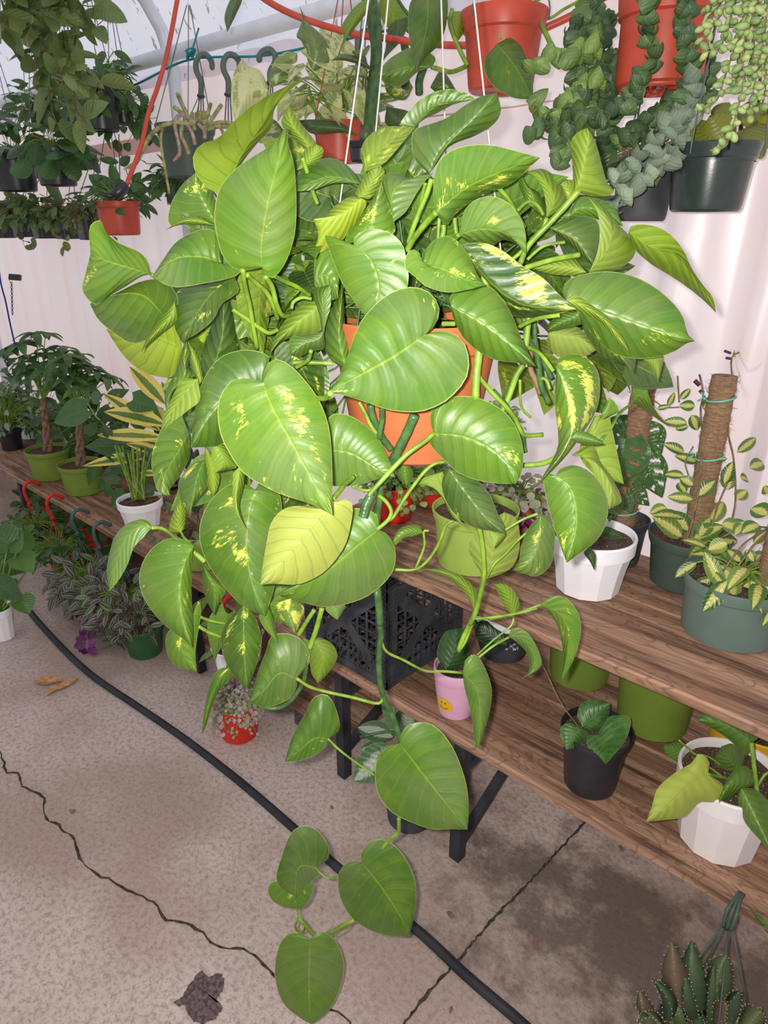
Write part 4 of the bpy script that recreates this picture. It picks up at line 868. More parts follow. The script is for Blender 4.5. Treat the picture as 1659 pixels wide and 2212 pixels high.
def up_to(b, y):
    lo, hi = 0, 1.2
    for _ in range(30):
        m = (lo+hi)/2; q = V(b)+ZV*m; d = q-CAM; py = 1106-FPX*d.dot(UPV)/d.dot(FWD)
        if py > y: lo = m
        else: hi = m
    return V(b)+ZV*lo
def tie(root, a, b, r, f, name='tie'):
    c = V(a).lerp(V(b), f); mb = MB(); pts = [c+V((r*1.06*math.cos(x), r*1.06*math.sin(x), .006*math.sin(x+1))) for x in [i*math.pi/12 for i in range(25)]]
    mb.tube(pts, .0022, 7); e = c+V((-r*1.1, -.01, 0)); mb.tube([e, e+V((-.012, -.008, -.010))], .0018, 6); mb.tube([e, e+V((-.006, -.012, .010))], .0018, 6); mb.build(name, M['tie'], root)

c, r_, rb, h = pot_at(1285, 1300, Z2, 178, 112, .74)
t = thing('potted_philodendron', c, 'white fluted pot of perlite-flecked soil with two dark narrow leaves on the upper shelf', 'potted plant')
pot_mesh(t, c, r_, h, rb, 'white', .026, 'fluted')
build_traced(['a5|575 1470|738 1492|620 1415 690 1440|640 1495||1.47 1.44 .01 .01|.1 0 0', 'a5|520 1545|548 1697|480 1580 520 1640|556 1600||1.36 1.34 .01 .01|.25 0 0'], t, 'green')
tubes(t, 'stem', 'stemd', [(path('a5', '575 1470 550 1500 560 1540', 1.47), .002), ([c+ZV*(h-.01), at_d(*tp('a5', '520 1545')[0], 1.36)], .002)])

c, r_, rb, h = pot_at(1030, 1247, Z2, 183, 112, .82)
t = thing('potted_seedling', c, 'light lime green round pot with small sprouts in dark soil on the upper shelf', 'potted plant')
pot_mesh(t, c, r_, h, rb, 'lime', .022)
bush(t, c+ZV*(h-.012), 26, .045, .022, 'ovate', 'hoya', 5, up=.5, tone=(.2, .8))

c, r_, rb, h = pot_at(852, 1133, Z2, 100, 74, .74)
t = thing('potted_peperomia', c, 'red plastic pot with pale round-leaved trailing plant on the upper shelf behind the orange pot', 'potted plant')
pot_mesh(t, c, r_, h, rb, 'redb', .016); bush(t, c+ZV*h, 170, .115, .022, 'round', 'burro', 6, up=.45, tone=(.0, .7), w=.9, droop=.4, nu=5, nv=4)
c, r_, rb, h = pot_at(935, 1095, Z2, 84, 62, .74)
t = thing('potted_peperomia', c, 'smaller bright red pot half hidden beside the light lime green pot', 'potted plant')
pot_mesh(t, c, r_, h, rb, 'redb', .016); bush(t, c+ZV*h, 110, .085, .022, 'round', 'burro', 7, up=.4, tone=(.1, .7), w=.9, droop=.4, nu=5, nv=4)
c, r_, rb, h = pot_at(1140, 1140, Z2, 100, 56, .76); c.y = WALL-.03-r_
t = thing('potted_wandering_plant', c, 'mound of tiny white and purple leaves in a red pot behind the lime green pot', 'potted plant')
pot_mesh(t, c, r_, h, rb, 'redb', .016); bush(t, c+ZV*h, 260, .11, .026, 'round', 'pinky', 8, up=.42, tone=(.3, 1), vari=.6, w=.85, droop=.5, nu=5, nv=4)
bush(t, c+ZV*(h+.005), 90, .11, .024, 'ovate', 'purple', 9, up=.4, tone=(0, .5), name='purple_leaves', stems=False, droop=.4, nu=5, nv=4)
c, r_, rb, h = pot_at(1075, 1080, Z2, 70, 60, .76); c.y = 1.60
t = thing('potted_shrub', c, 'upright fine-leaved yellow-green plant by the film wall above the light lime pot', 'potted plant')
pot_mesh(t, c, r_, h, rb, 'black', .016); tt = at_y(1072, 925, 1.56)
bush(t, V((tt.x, tt.y, tt.z)), 330, .075, .022, 'ovate', 'burro', 10, up=.6, tone=(.1, .8), nu=5, nv=4, stems=False)
tubes(t, 'stem', 'stemw', [([c+ZV*h, V((c.x, c.y, tt.z))], .003), ([c+ZV*h, tt+RV*.03], .002), ([c+ZV*h, tt-RV*.03], .002)])

q_ = at_y(1350, 1118, 1.575); c = V((q_.x, q_.y, Z2)); h = max(.07, q_.z-Z2); r_ = 54*depth(q_)/FPX; rb = r_*.74
t = thing('potted_monstera', c, 'holey-leaved climbing plant on a leaning coir pole in a navy pot by the wall', 'potted plant')
pot_mesh(t, c, r_, h, rb, 'slate', .016)
b0 = c+ZV*(h-.03); tp_ = up_to(b0, 800)+V((.0, .0, 0)); pd_ = depth(b0); coir_pole(t, b0, tp_, .027, 4); tie(t, b0, tp_, .027, .12)
mb = MB(); hol = lambda i, j, nu, nv: .12 < i/nu < .8 and .3 < ((i-abs(j-(nv-1)/2)*.6) % 9)/9 < .62 and .22 < abs(j+.5-(nv-1)/2)/((nv-1)/2) < .68
hd = pd_-.03
for s, dd in (('745 855 690 1165 330', -.10), ('820 800 540 790 190', -.06), ('860 790 975 960 200', -.05), ('860 960 985 1225 200', -.05), ('780 1170 900 1280 110', -.06), ('700 1240 640 1380 90', -.09), ('740 1230 790 1330 90', -.09), ('650 900 560 820 150', -.05), ('820 1090 930 1140 150', -.07), ('900 900 990 800 120', -.04), ('700 820 760 700 150', -.04)):
    lites(mb, 'a5', s, hd+dd, 'heart', (.3, .75), seed=int(s[:3]), nu=37, nv=21, holes=hol, dj=.004, wave=.8)
mb.build('foliage', M['green'], t)
tubes(t, 'stem', 'stem', [(path('a5', '745 860 800 800 700 700 640 840 700 850', hd), .0022), (path('a5', '880 830 800 900 760 1100 740 1280', hd+.02), .0028), (path('a5', '700 1240 730 1290', hd), .002)])

c, r_, rb, h = pot_at(1498, 1288, Z2, 168, 100, .78)
hc = c.copy()
t = thing('potted_hoya', c, 'dark green pot of yellow-centred climbing leaves tied with mint ties to a tall coir pole', 'potted plant')
pot_mesh(t, c, r_, h, rb, 'midgreen', .022); b0 = c+ZV*(h-.03)+V((.01, .0, 0)); b1 = up_to(b0, 812); dc = depth(b0)-.03
coir_pole(t, b0, b1, .0265, 5); tie(t, b0, b1, .0265, .88); tie(t, b0, b1, .0265, .55)
mb = MB(); dp = dc-.05
lites(mb, 'a5', '''1190 640 1095 640 60;1240 660 1350 590 75;1170 700 1210 800 65;1140 750 990 740 60;1150 770 1060 790 40;1120 940 1000 880 60;1210 1000 1075 955 60;1250 1000 1400 970 55;1230 1010 1210 930 30;1120 1090 995 1070 55;1210 1220 1320 1115 80;1180 1240 1025 1220 70;
1290 1390 1380 1240 90;1120 1360 940 1310 90;1110 1480 940 1350 110;1150 1440 1050 1320 100;1180 1500 1370 1400 120;1460 940 1610 830 60;1540 1040 1659 990 80;1480 1100 1540 1110 60;1460 1240 1520 1180 75;1400 1180 1410 1060 80;1380 1140 1430 1000 70;1360 1400 1500 1420 90;
1420 1440 1520 1380 90;1300 1500 1480 1520 90;1100 600 1160 530 40;1020 640 1060 560 35;950 660 1030 640 30;1430 320 1590 280 80;1400 500 1460 480 50;1090 1130 1130 1190 60;1180 1150 1100 1100 70;1010 1290 900 1320 70;1220 1480 1290 1350 90''', dp, 'ovate', (.2, .8), .8, 11, nu=9, nv=7, curl=.4)
mb.build('foliage', M['yellowhoya'], t)
tubes(t, 'vine', 'stemw', [(path('a5', '1130 1520 1170 1400 1220 1150 1240 850 1225 680 1245 570 1220 440', dp-.02, dp-.02), .0022), (path('a5', '1270 1540 1330 1300 1400 1130 1440 1000 1400 800 1415 700', dp), .002), (path('a5', '1410 1440 1450 1250 1440 1000 1410 860', dp), .002), (path('a5', '1430 480 1435 320 1580 280 1640 180', dp), .002), (path('a5', '1090 620 1080 450', dp), .0018), (path('a5', '1090 650 1000 650 930 610', dp), .0014), (path('a5', '1150 1090 1130 1000 1180 900', dp), .0015)])
for sp1 in [(path('a5', '1190 480 1210 500 1220 510', dp), .005), (path('a5', '1225 540 1240 560', dp-.01), .005), (path('a5', '1380 290 1420 305', dp), .003), (path('a5', '1390 335 1420 340', dp), .003)]: tubes(t, 'bud', 'purple', [sp1], 5)

c, r_, rb, h = pot_at(1612, 1412, Z2, 216, 112, .86)
t = thing('potted_hoya', c, 'wide grey-green pot of yellow-splashed leaves at the right edge of the upper shelf', 'potted plant')
pot_mesh(t, c, r_, h, rb, 'teal_pot', .026); dc = depth(c+ZV*h); b0 = c+ZV*(h-.02)+V((.06, .02, 0)); coir_pole(t, b0, b0+ZV*.30, .032, 6)
mb = MB(); lites(mb, 'a5', '''1360 1800 1260 1580 90;1410 1760 1360 1660 80;1400 1520 1280 1560 90;1480 1640 1400 1560 80;1500 1800 1640 1760 80;1560 1880 1659 1830 90;1440 1860 1420 1740 90;1520 1560 1570 1640 60;1600 1400 1500 1440 90;1659 1340 1550 1290 120;1659 1200 1640 1160 60;1500 1400 1450 1460 70;1520 1700 1600 1750 90;1450 1700 1500 1800 90;1380 1800 1300 1700 60''', dc-.02, 'ovate', (.3, .9), .8, 12, nu=9, nv=7)
mb.build('foliage', M['yellowhoya'], t); bush(t, c+ZV*h, 34, .10, .07, 'ovate', 'yellowhoya', 13, up=.35, tone=(.2, .9), vari=.8, w=.45, name='low_foliage')
tubes(t, 'vine', 'stemw', [(path('a5', '1360 1830 1480 1650 1600 1500 1659 1450', dc-.04), .002), (path('a5', '1370 1700 1500 1530 1650 1430', dc-.03), .002), (path('a5', '1530 1700 1659 1560', dc-.03), .002), (path('a5', '1659 1420 1500 1420 1280 1530', dc-.02), .0018)])

# ---- things on the bench under the upper shelf ----------------------
def bars_panel(mb, o, ux, uz, W_, H_, th, nrm):
    o = V(o); ux = V(ux); uz = V(uz); nrm = V(nrm)
    P_ = lambda a, b: o+ux*a+uz*b
    fr = .024
    for a, b in (((0, fr/2), (W_, fr/2)), ((0, H_-fr*.9), (W_, H_-fr*.9)), ((0, H_-fr*2.6), (W_, H_-fr*2.6))): mb.bar(P_(*a), P_(*b), fr if b[1] < .1 else fr*1.3, th*1.6, nrm)
    for a in (.014, W_-.014): mb.bar(P_(a, 0), P_(a, H_), .028, th*1.8, nrm)
    n = 9
    for i in range(1, n): mb.bar(P_(W_*i/n, fr), P_(W_*i/n, H_-fr), .006, th, nrm)
    for i in range(1, 11): mb.bar(P_(0, H_*i/11), P_(W_, H_*i/11), .005, th*.8, nrm)
    mb.bar(P_(.02, fr), P_(W_-.02, H_-.06), .034, th*1.1, nrm); mb.bar(P_(.02, H_-.06)+nrm*.0008, P_(W_-.02, fr)+nrm*.0008, .034, th*1.1, nrm)
    for i in range(26): mb.bar(P_(.004, H_*(i+.5)/26), P_(.034, H_*(i+.5)/26+.006), .005, th*3.2, nrm); mb.bar(P_(W_-.034, H_*(i+.5)/26+.006), P_(W_-.004, H_*(i+.5)/26), .005, th*3.2, nrm)
    for k in range(2):
        for i in range(14): mb.bar(P_(W_*(i+.5)/14, .03+.032*k), P_(W_*(i+.8)/14, .05+.032*k), .006, th*2.4, nrm)
cx1, cy0, CW, CH = -1.067, 1.147, .33, .350
cr = thing('milk_crate', (cx1-CW/2, cy0+CW/2, Z1), 'black plastic lattice crate standing on the bench under the end of the upper shelf', 'crate')
for nm, o, ux, nr in (('side_panel', (cx1-CW, cy0, Z1), (1, 0, 0), (0, 1, 0)), ('side_panel', (cx1, cy0, Z1), (0, 1, 0), (1, 0, 0)), ('side_panel', (cx1-CW, cy0+CW, Z1), (1, 0, 0), (0, 1, 0)), ('side_panel', (cx1-CW, cy0, Z1), (0, 1, 0), (1, 0, 0))):
    mb = MB(); bars_panel(mb, o, ux, (0, 0, 1), CW, CH, .004, nr); mb.build(nm, M['slate'], cr, smooth=False)
mb = MB(); 
for i in range(12): mb.box((cx1-CW+.005+i*.027, cy0, Z1+.001), (cx1-CW+.017+i*.027, cy0+CW, Z1+.006)); mb.box((cx1-CW, cy0+.005+i*.027, Z1+.001), (cx1, cy0+.017+i*.027, Z1+.006))
mb.build('bottom_grid', M['slate'], cr, smooth=False)

def decal_frame(c, prof, h, px, py):
    """maps (metres right, metres up) to the side of a pot, centred where the view meets it"""
    def pr_(z):
        for (r0, z0_), (r1, z1_) in zip(prof, prof[1:]):
            if z <= z1_: return r0+(r1-r0)*(z-z0_)/(z1_-z0_)
        return prof[-1][0]
    d = ray(px, py); best = None
    for i in range(400):
        p = CAM+d*(depth(c)-.28+i*.0011); z = p.z-c.z; rr = pr_(z)
        if math.hypot(p.x-c.x, p.y-c.y) < rr: best = p; break
    if best is None: best = c+ZV*h/2-HV*prof[-1][0]
    a0 = math.atan2(best.y-c.y, best.x-c.x); z0 = best.z-c.z
    def f(u, v, lift=.0008):
        z = z0+v; rr = pr_(z)+lift; a = a0+u/rr; return V((c.x+rr*math.cos(a), c.y+rr*math.sin(a), c.z+z))
    return f
def disc(f, u0, v0, ru, rv_, lift, n=28):
    mb = MB(); P = [f(u0, v0, lift)]; F = []
    for q in (1, 2, 3):
        for k in range(n): a = 2*math.pi*k/n; P.append(f(u0+ru*q/3*math.cos(a), v0+rv_*q/3*math.sin(a), lift))
    for k in range(n): F.append((0, 1+k, 1+(k+1) % n))
    for q in range(2):
        for k in range(n): F.append((1+q*n+k, 1+(q+1)*n+k, 1+(q+1)*n+(k+1) % n, 1+q*n+(k+1) % n))
    mb.add(P, F); return mb
def stroke(mb, f, pts, wd, lift=.0016):
    s = spline(pts, 14); P = []
    for i, p in enumerate(s):
        a = V((*s[min(i+1, 13)], 0))-V((*s[max(i-1, 0)], 0)); n = V((-a.y, a.x, 0)).normalized()*wd/2; P += [f(p[0]-n.x, p[1]-n.y, lift), f(p[0]+n.x, p[1]+n.y, lift)]
    mb.grid(P, 14, 2)
c, r_, rb, h = pot_at(987, 1559, Z1, 99, 92, .74)
t = thing('potted_hoya', c, 'small pink pot with a yellow smiley face holding a dark glossy leaf, beside the crate', 'potted plant')
pot_mesh(t, c, r_, h, rb, 'pink', .02, 'cup')
mb = MB(); mb.lathe((c.x, c.y, c.z+h-.02), [(r_*.985, .0), (r_*.99, .019), (r_*.96, .0205), (r_*.94, .018)], 48); 
f = decal_frame(c, [(rb*.97, h*.03), (rb*1.02, h*.10), (rb+(r_-rb)*.6, h*.5), (r_*.95, h*.72)], h, 960, 1522); fc = disc(f, 0, 0, .0235, .0225, .0022).build('smiley_face', M['yellow'], t)
mb = MB(); stroke(mb, f, [(-.012, -.005), (-.005, -.011), (.005, -.011), (.012, -.005)], .0018, .003); stroke(mb, f, [(-.007, .004), (-.0065, .010)], .0025, .003); stroke(mb, f, [(.005, .005), (.0055, .011)], .0025, .003); mb.build('face_marks', M['dark_ink'], fc)
d_ = depth(c+ZV*h)
build_traced([f'b2|1110 955|1178 710|1063 880 1075 800 1110 735|1190 950 1255 860 1245 770 1215 715||{d_-.01:.3f} {d_-.02:.3f} .02 .02|.25 .1 0', f'b2|1200 960|1240 790|1170 880|1262 880||{d_+.02:.3f} {d_+.02:.3f} .01 .01|.2 .1 0'], t, 'green')
tubes(t, 'stem', 'stemw', [(path('b2', '1140 950 1230 820 1265 720 1275 650', d_), .0012)])

c, r_, rb, h = pot_at(1093, 1436, Z1, 128, 90, .72)
t = thing('potted_hoya', c, 'charcoal bowl pot with a white rim, snowflakes and white lettering under the upper shelf', 'potted plant')
pot_mesh(t, c, r_, h, rb, 'slate', .02, 'bowl')
mb = MB(); mb.lathe(c, [(r_*.995, h*.80), (r_*1.012, h*.86), (r_*1.012, h*.985), (r_*.985, h*1.012), (r_*.93, h*1.005), (r_*.91, h*.9)], 56); mb.build('glazed_rim', M['white'], t)
f = decal_frame(c, [(rb*.9, 0), (rb*1.05, h*.05), (rb+(r_-rb)*.6, h*.35), (r_*.99, h*.7), (r_, h*.93)], h, 1112, 1400)
mb = MB()
for u0, v0, s in ((-.012, .010, .008), (-.024, -.001, .005), (-.004, .016, .005)):
    for k in range(3): a = math.pi*k/3+.2; stroke(mb, f, [(u0-s*math.cos(a), v0-s*math.sin(a)), (u0, v0), (u0+s*math.cos(a), v0+s*math.sin(a))], .0012)
mb.build('snowflakes', M['ink'], t)
mb = MB(); o = -.006; stroke(mb, f, [(o, .004), (o+.002, -.008)], .002); stroke(mb, f, [(o+.002, -.008), (o+.005, .001)], .002); stroke(mb, f, [(o+.005, .001), (o+.008, -.008)], .002); stroke(mb, f, [(o+.008, -.008), (o+.011, .004)], .002); stroke(mb, f, [(o+.015, .004), (o+.015, -.008)], .002)
mb.build('lettering', M['ink'], t)
d_ = depth(c+ZV*h)
build_traced([f'b2|1480 815|1283 690|1400 820 1300 770|1470 740 1400 680 1330 665||{d_-.08:.3f} {d_-.06:.3f} .01 .01|.05 .1 0'], t, 'green')
bush(t, c+ZV*h, 12, .07, .06, 'heart', 'green', 15, up=.4, tone=(.1, .4), w=.7)

for bx, by, rw, hp, lab, sd_ in ((1265, 1494, 152, 190, 'olive green pot standing under the upper shelf, behind a hanging leaf', 16), (1432, 1604, 178, 150, 'large olive green pot under the upper shelf behind the black pot', 17)):
    c, r_, rb, h = pot_at(bx, by, Z1, rw, hp, .8); t = thing('potted_plant', c, lab, 'potted plant'); h = min(h, .21)
    pot_mesh(t, c, r_, h, rb, 'olive', .028); bush(t, c+ZV*h, 16, .06, .05, 'ovate', 'green', sd_, up=.2, tone=(.1, .5))

c, r_, rb, h = pot_at(1287, 1731, Z1, 148, 104, .72)
t = thing('potted_hoya', c, 'black pot with three mottled heart-shaped leaves and a bare runner on the bench', 'potted plant')
pot_mesh(t, c, r_, h, rb, 'black', .02); d_ = depth(c+ZV*h)
M['mottled'] = leafmat('mottled_leaf', (.03, .085, .02), (.055, .15, .03), (.18, .30, .07), (.11, .22, .055), under=(.12, .2, .05), vein=.6)
build_traced([f'b3|548 1022|716 880|520 960 540 890 600 862 670 868|600 1044 670 1030 708 960|620 960|{d_-.03:.3f} {d_-.03:.3f} .015 .015|.3 .9 0',
              f'b3|532 1025|455 1163|470 1000 420 1030 425 1100|580 1050 585 1085 530 1140|500 1090|{d_-.03:.3f} {d_-.05:.3f} .01 .015|.35 .9 0',
              f'b3|640 1060|690 1250|580 1080 585 1150 640 1190|700 970 760 955 833 965 835 1030 800 1120 740 1190|690 1100|{d_-.03:.3f} {d_-.12:.3f} .01 .01|.35 .9 0'], t, 'mottled')
tubes(t, 'runner', 'stemw', [(path('b3', '600 1150 560 1110 525 1020 470 950 400 840 345 720 310 650 260 560 190 440 165 385', d_-.01, d_+.02), .0016), (path('b3', '570 1160 550 1130', d_), .003)])

c, r_, rb, h = pot_at(1582, 1872, Z1, 208, 118, .76)
t = thing('potted_philodendron', c, 'cream white fluted pot with a yellow-green philodendron at the right end of the bench', 'potted plant')
pot_mesh(t, c, r_, h, rb, 'cream', .03, 'fluted'); d_ = depth(c+ZV*h)-.01
M['phil'] = leafmat('philodendron_leaf', (.04, .10, .02), (.10, .21, .035), (.38, .44, .07), under=(.2, .3, .06), vein=.6)
build_traced([f'b3|1302 1305|930 1592|1308 1230 1250 1180 1200 1240 1100 1300 1000 1390 965 1500|1390 1370 1398 1450 1320 1476 1250 1475 1160 1560 1040 1580|1200 1360 1050 1500|{d_-.07:.3f} {d_-.14:.3f} .02 .03|.95 0 0',
              f'b3|1565 1115|1227 985|1602 1080 1500 990 1370 930 1290 935|1535 1196 1480 1150 1400 1080 1280 1005|1400 1010|{d_-.02:.3f} {d_:.3f} .02 .02|.35 0 0',
              f'b3|1500 1290|1380 1140|1400 1315 1345 1220|1520 1200 1450 1125||{d_+.03:.3f} {d_+.02:.3f} .02 .02|.3 0 0',
              f'b3|1490 1400|1365 1480|1568 1370 1560 1290 1505 1255 1430 1310 1380 1400|1440 1450||{d_-.05:.3f} {d_-.07:.3f} .02 .02|.5 0 0',
              f'b3|1500 1392|1690 1790|1590 1400 1680 1500 1720 1650|1478 1450 1520 1590 1620 1710|1580 1560|{d_-.08:.3f} {d_-.13:.3f} .02 .02|.4 0 0',
              f'b3|1205 1205|1030 1138|1150 1125 1090 1120|1130 1235 1060 1195||{d_+.08:.3f} {d_+.08:.3f} .01 .01|.4 0 0'], t, 'phil')
tubes(t, 'stem', 'stem', [(path('b3', '1560 1115 1575 1250 1592 1390 1600 1450', d_-.03), .0045), (path('b3', '1300 1305 1360 1320 1420 1340 1450 1400', d_-.07, d_), .003), (path('b3', '1495 1400 1560 1400 1590 1430', d_-.06), .003), (path('b3', '1125 1100 1180 1150 1230 1190 1300 1200 1380 1255', d_), .002), (path('b3', '1600 1370 1640 1310 1680 1290', d_-.03), .003), (path('b3', '1205 1205 1300 1260 1400 1330', d_+.05, d_), .002)])

c, r_, rb, h = pot_at(1665, 1700, Z1, 215, 84, .8)
t = thing('potted_plant', c, 'yellow pot with a dark leafy plant behind the cream fluted pot at the right edge', 'potted plant')
pot_mesh(t, c, r_, h, rb, 'yellow', .022); bush(t, c+ZV*h, 40, .09, .07, 'ovate', 'green', 18, up=.35, tone=(.1, .6))

# trailing leaf reaching in from the right edge over the bench
c = at_z(1760, 1990, Z1); t = thing('trailing_pothos', c, 'single pointed green leaf poking in over the bench edge at the far right', 'plant')
d_ = depth(at_z(1650, 1960, Z1))-.02
build_traced([f'b4|1760 860|1533 702|1700 770 1620 770 1570 745|1740 930 1660 880 1600 800|1640 810|{d_:.3f} {d_:.3f} .01 .01|.5 .1 0'], t, 'pothos')
tubes(t, 'stem', 'stem', [(path('b4', '1755 860 1830 830 1900 800', d_), .003)]); pot_mesh(t, c+V((.05, .07, .0)), .06, .09, .045, 'black', .014)

# ---- left end of the bench ------------------------------------------
def money_tree(bx, by, lab, seed, crown, sp, lean=0):
    c, r_, rb, h = pot_at(bx, by, Z1, 92, 60, .8); t = thing('potted_money_tree', c, lab, 'potted plant'); pot_mesh(t, c, r_, h, rb, 'olive', .022)
    r = random.Random(seed); top = at_d(*crown, depth(c)); base = c+ZV*(h-.02); kn = base.lerp(top, .55)
    for k in range(3):
        pts = []
        for i in range(14):
            q = i/13; a = q*7+k*2.094; pts.append(base.lerp(kn, q)+V((math.cos(a), math.sin(a), 0))*.014*(1-.5*q)); 
        mb = MB(); mb.tube(pts, [.012, .007], 8); mb.build('trunk', M['trunk'], t)
    mb = MB(); sm = MB()
    for i in range(20):
        az = r.uniform(0, 6.283); el = r.uniform(-.3, 1.3); R = sp*r.uniform(.45, 1.0); q = kn.lerp(top, .8)+V((math.cos(az)*math.cos(el), math.sin(az)*math.cos(el), math.sin(el)*.8))*R
        q.y = min(q.y, WALL-.07); sm.tube(spline([kn, kn.lerp(q, .5)+ZV*.03, q], 8), .0022, 5, cap=False); hx = (q-kn).normalized()
        ax = (hx+ZV*.8-HV*.3).normalized(); e1 = ax.orthogonal().normalized(); e2 = ax.cross(e1); nl = r.choice((5, 6)); L = r.uniform(.085, .13)
        for k in range(nl):
            a = 6.283*k/nl+r.uniform(-.1, .1); dd = (e1*math.cos(a)+e2*math.sin(a))+ax*.15
            leaf(mb, q, dd, ax, L*r.uniform(.75, 1.1), L*.34, 'ovate', (0, r.uniform(.1, .75), r.random()), curl=.9, nu=8, nv=5)
    mb.build('foliage', M['money'], t); sm.build('stems', M['stem'], t)
money_tree(98, 1042, 'braided-trunk money tree in an olive lime pot, the left one on the bench', 31, (85, 770), .21)
money_tree(169, 1074, 'braided-trunk money tree in an olive lime pot nearest the bench edge', 32, (165, 800), .17)
c, r_, rb, h = pot_at(97, 958, Z1, 60, 48, .8); t = thing('potted_plant', c, 'lime pot with leafy plant standing behind the left money tree', 'potted plant'); pot_mesh(t, c, r_, h, rb, 'olive', .02)
bush(t, c+ZV*h, 50, .22, .11, 'ovate', 'green', 33, up=.6, tone=(.1, .6), w=.4)
c, r_, rb, h = pot_at(55, 950, Z1, 44, 46, .78); t = thing('potted_plant', c, 'small white fluted pot at the far left end of the bench', 'potted plant'); pot_mesh(t, c, r_, h, rb, 'white', .018, 'fluted')
bush(t, c+ZV*(h+.0), 60, .2, .10, 'lance', 'green', 34, up=.6, tone=(.0, .5), w=.3)
c, r_, rb, h = pot_at(158, 972, Z1, 50, 36, .8); t = thing('potted_plant', c, 'short white pot with dark leaves between the two money trees', 'potted plant'); pot_mesh(t, c, r_, h, rb, 'white', .018)
bush(t, c+ZV*h, 46, .22, .12, 'heart', 'green', 35, up=.7, tone=(.0, .5), w=.6)
c, r_, rb, h = pot_at(18, 975, Z1, 50, 40, .8); t = thing('potted_plant', c, 'silvery-leaved plant in a dark pot at the extreme left of the bench', 'potted plant'); pot_mesh(t, c, r_, h, rb, 'black', .018)
bush(t, c+ZV*(h+.05), 120, .24, .05, 'ovate', 'grey', 36, up=.6, tone=(.0, .7), w=.5)
for i, (px, py, lab, sdd, sz, kd) in enumerate(((230, 985, 'dark big-leaved plant against the film wall behind the yellow-striped plant', 41, .13, 'heart'), (290, 1010, 'dark leafy plant in a black pot behind the yellow-striped plant, nearer the orange pot', 42, .11, 'heart'), (60, 905, 'dark bushy plant in a black pot far behind the money trees', 43, .10, 'ovate'), (360, 1060, 'dark leafy plant in a black pot half hidden by the big hanging plant', 44, .10, 'heart'))):
    c, r_, rb, h = pot_at(px, py, Z1, 60, 45, .8); c.y = min(c.y, WALL-.1); t = thing('potted_plant', c, lab, 'potted plant'); pot_mesh(t, c, r_, h, rb, 'black', .018)
    bush(t, c+ZV*h, 44, .26, sz, kd, 'green', sdd, up=.75, tone=(.0, .55), w=.6, stem_r=.0025)
c, r_, rb, h = pot_at(430, 1236, Z1, 104, 70, .8); t = thing('potted_plant', c, 'lime pot with thin twiggy stems on the bench behind the big hanging plant', 'potted plant'); pot_mesh(t, c, r_, h, rb, 'lime', .02)
bush(t, c+ZV*h, 60, .16, .05, 'ovate', 'hoya', 37, up=.7, tone=(.1, .8), stemmat='stemw')
c, r_, rb, h = pot_at(560, 1310, Z1, 104, 70, .8); t = thing('potted_plant', c, 'white fluted pot on the bench almost hidden by the big hanging plant', 'potted plant'); pot_mesh(t, c, r_, h, rb, 'white', .02, 'fluted')
bush(t, c+ZV*h, 30, .12, .05, 'ovate', 'green', 38, up=.6, tone=(.1, .8))

c, r_, rb, h = pot_at(298, 1148, Z1, 95, 56, .74); d_ = depth(c+ZV*h)
t = thing('potted_dracaena', c, 'yellow-striped long-leaved plant in a white fluted pot on the left part of the bench', 'potted plant')
pot_mesh(t, c, r_, h, rb, 'white', .022, 'fluted'); mb = MB()
lites(mb, 'a4', '''1060 1060 645 938 110;1030 1100 625 830 90;1060 930 825 665 105;1050 1140 580 1105 80;980 1255 508 1303 75;1010 1230 808 1175 60;1090 930 1035 775 60;1050 1080 965 915 90;1010 1370 888 1365 40;1040 1200 930 1160 50;1120 1000 1100 850 70;1100 1250 1000 1180 60''', d_+.02, 'lance', (.3, .7), 0, 51, nu=14, nv=9, curl=.35, dj=.03, fold=.35)
mb.build('striped_foliage', M['song'], t); mb = MB()
lites(mb, 'a4', '''830 1200 540 1190 140;700 1130 660 1060 60;850 900 1000 950 150;700 900 820 830 90;800 1500 700 1590 110;700 1510 670 1440 60;560 960 330 1040 170;640 900 570 860 80;760 1420 640 1390 60;900 1450 960 1380 60;800 1360 700 1300 90;930 1350 1010 1290 90;860 1300 800 1220 80;900 1500 1010 1470 80;780 1300 680 1250 90;960 1280 900 1200 70;700 1400 620 1480 80;600 1330 560 1450 60;560 1120 620 1040 70''', d_+.05, 'heart', (.15, .6), 0, 52, nu=11, nv=7, dj=.05)
mb.build('green_foliage', M['green'], t)
r = random.Random(53); sp_ = []
for i in range(26):
    x = r.uniform(720, 980); sp_.append((path('a4', f'{r.uniform(840,930)} 1540 {x*.5+440} 1400 {x} {r.uniform(1180,1260)}', d_+r.uniform(-.03, .05)), r.uniform(.0022, .004)))
sp_.append((path('a4', '560 920 610 1000 640 1030', d_), .003))
tubes(t, 'stems', 'stem', sp_); tubes(t, 'dry_stalk', 'stemw', [(path('a4', '800 1560 950 1520 1150 1510', d_-.02), .002), (path('a4', '920 1560 1050 1520 1180 1515', d_-.02), .0015)])

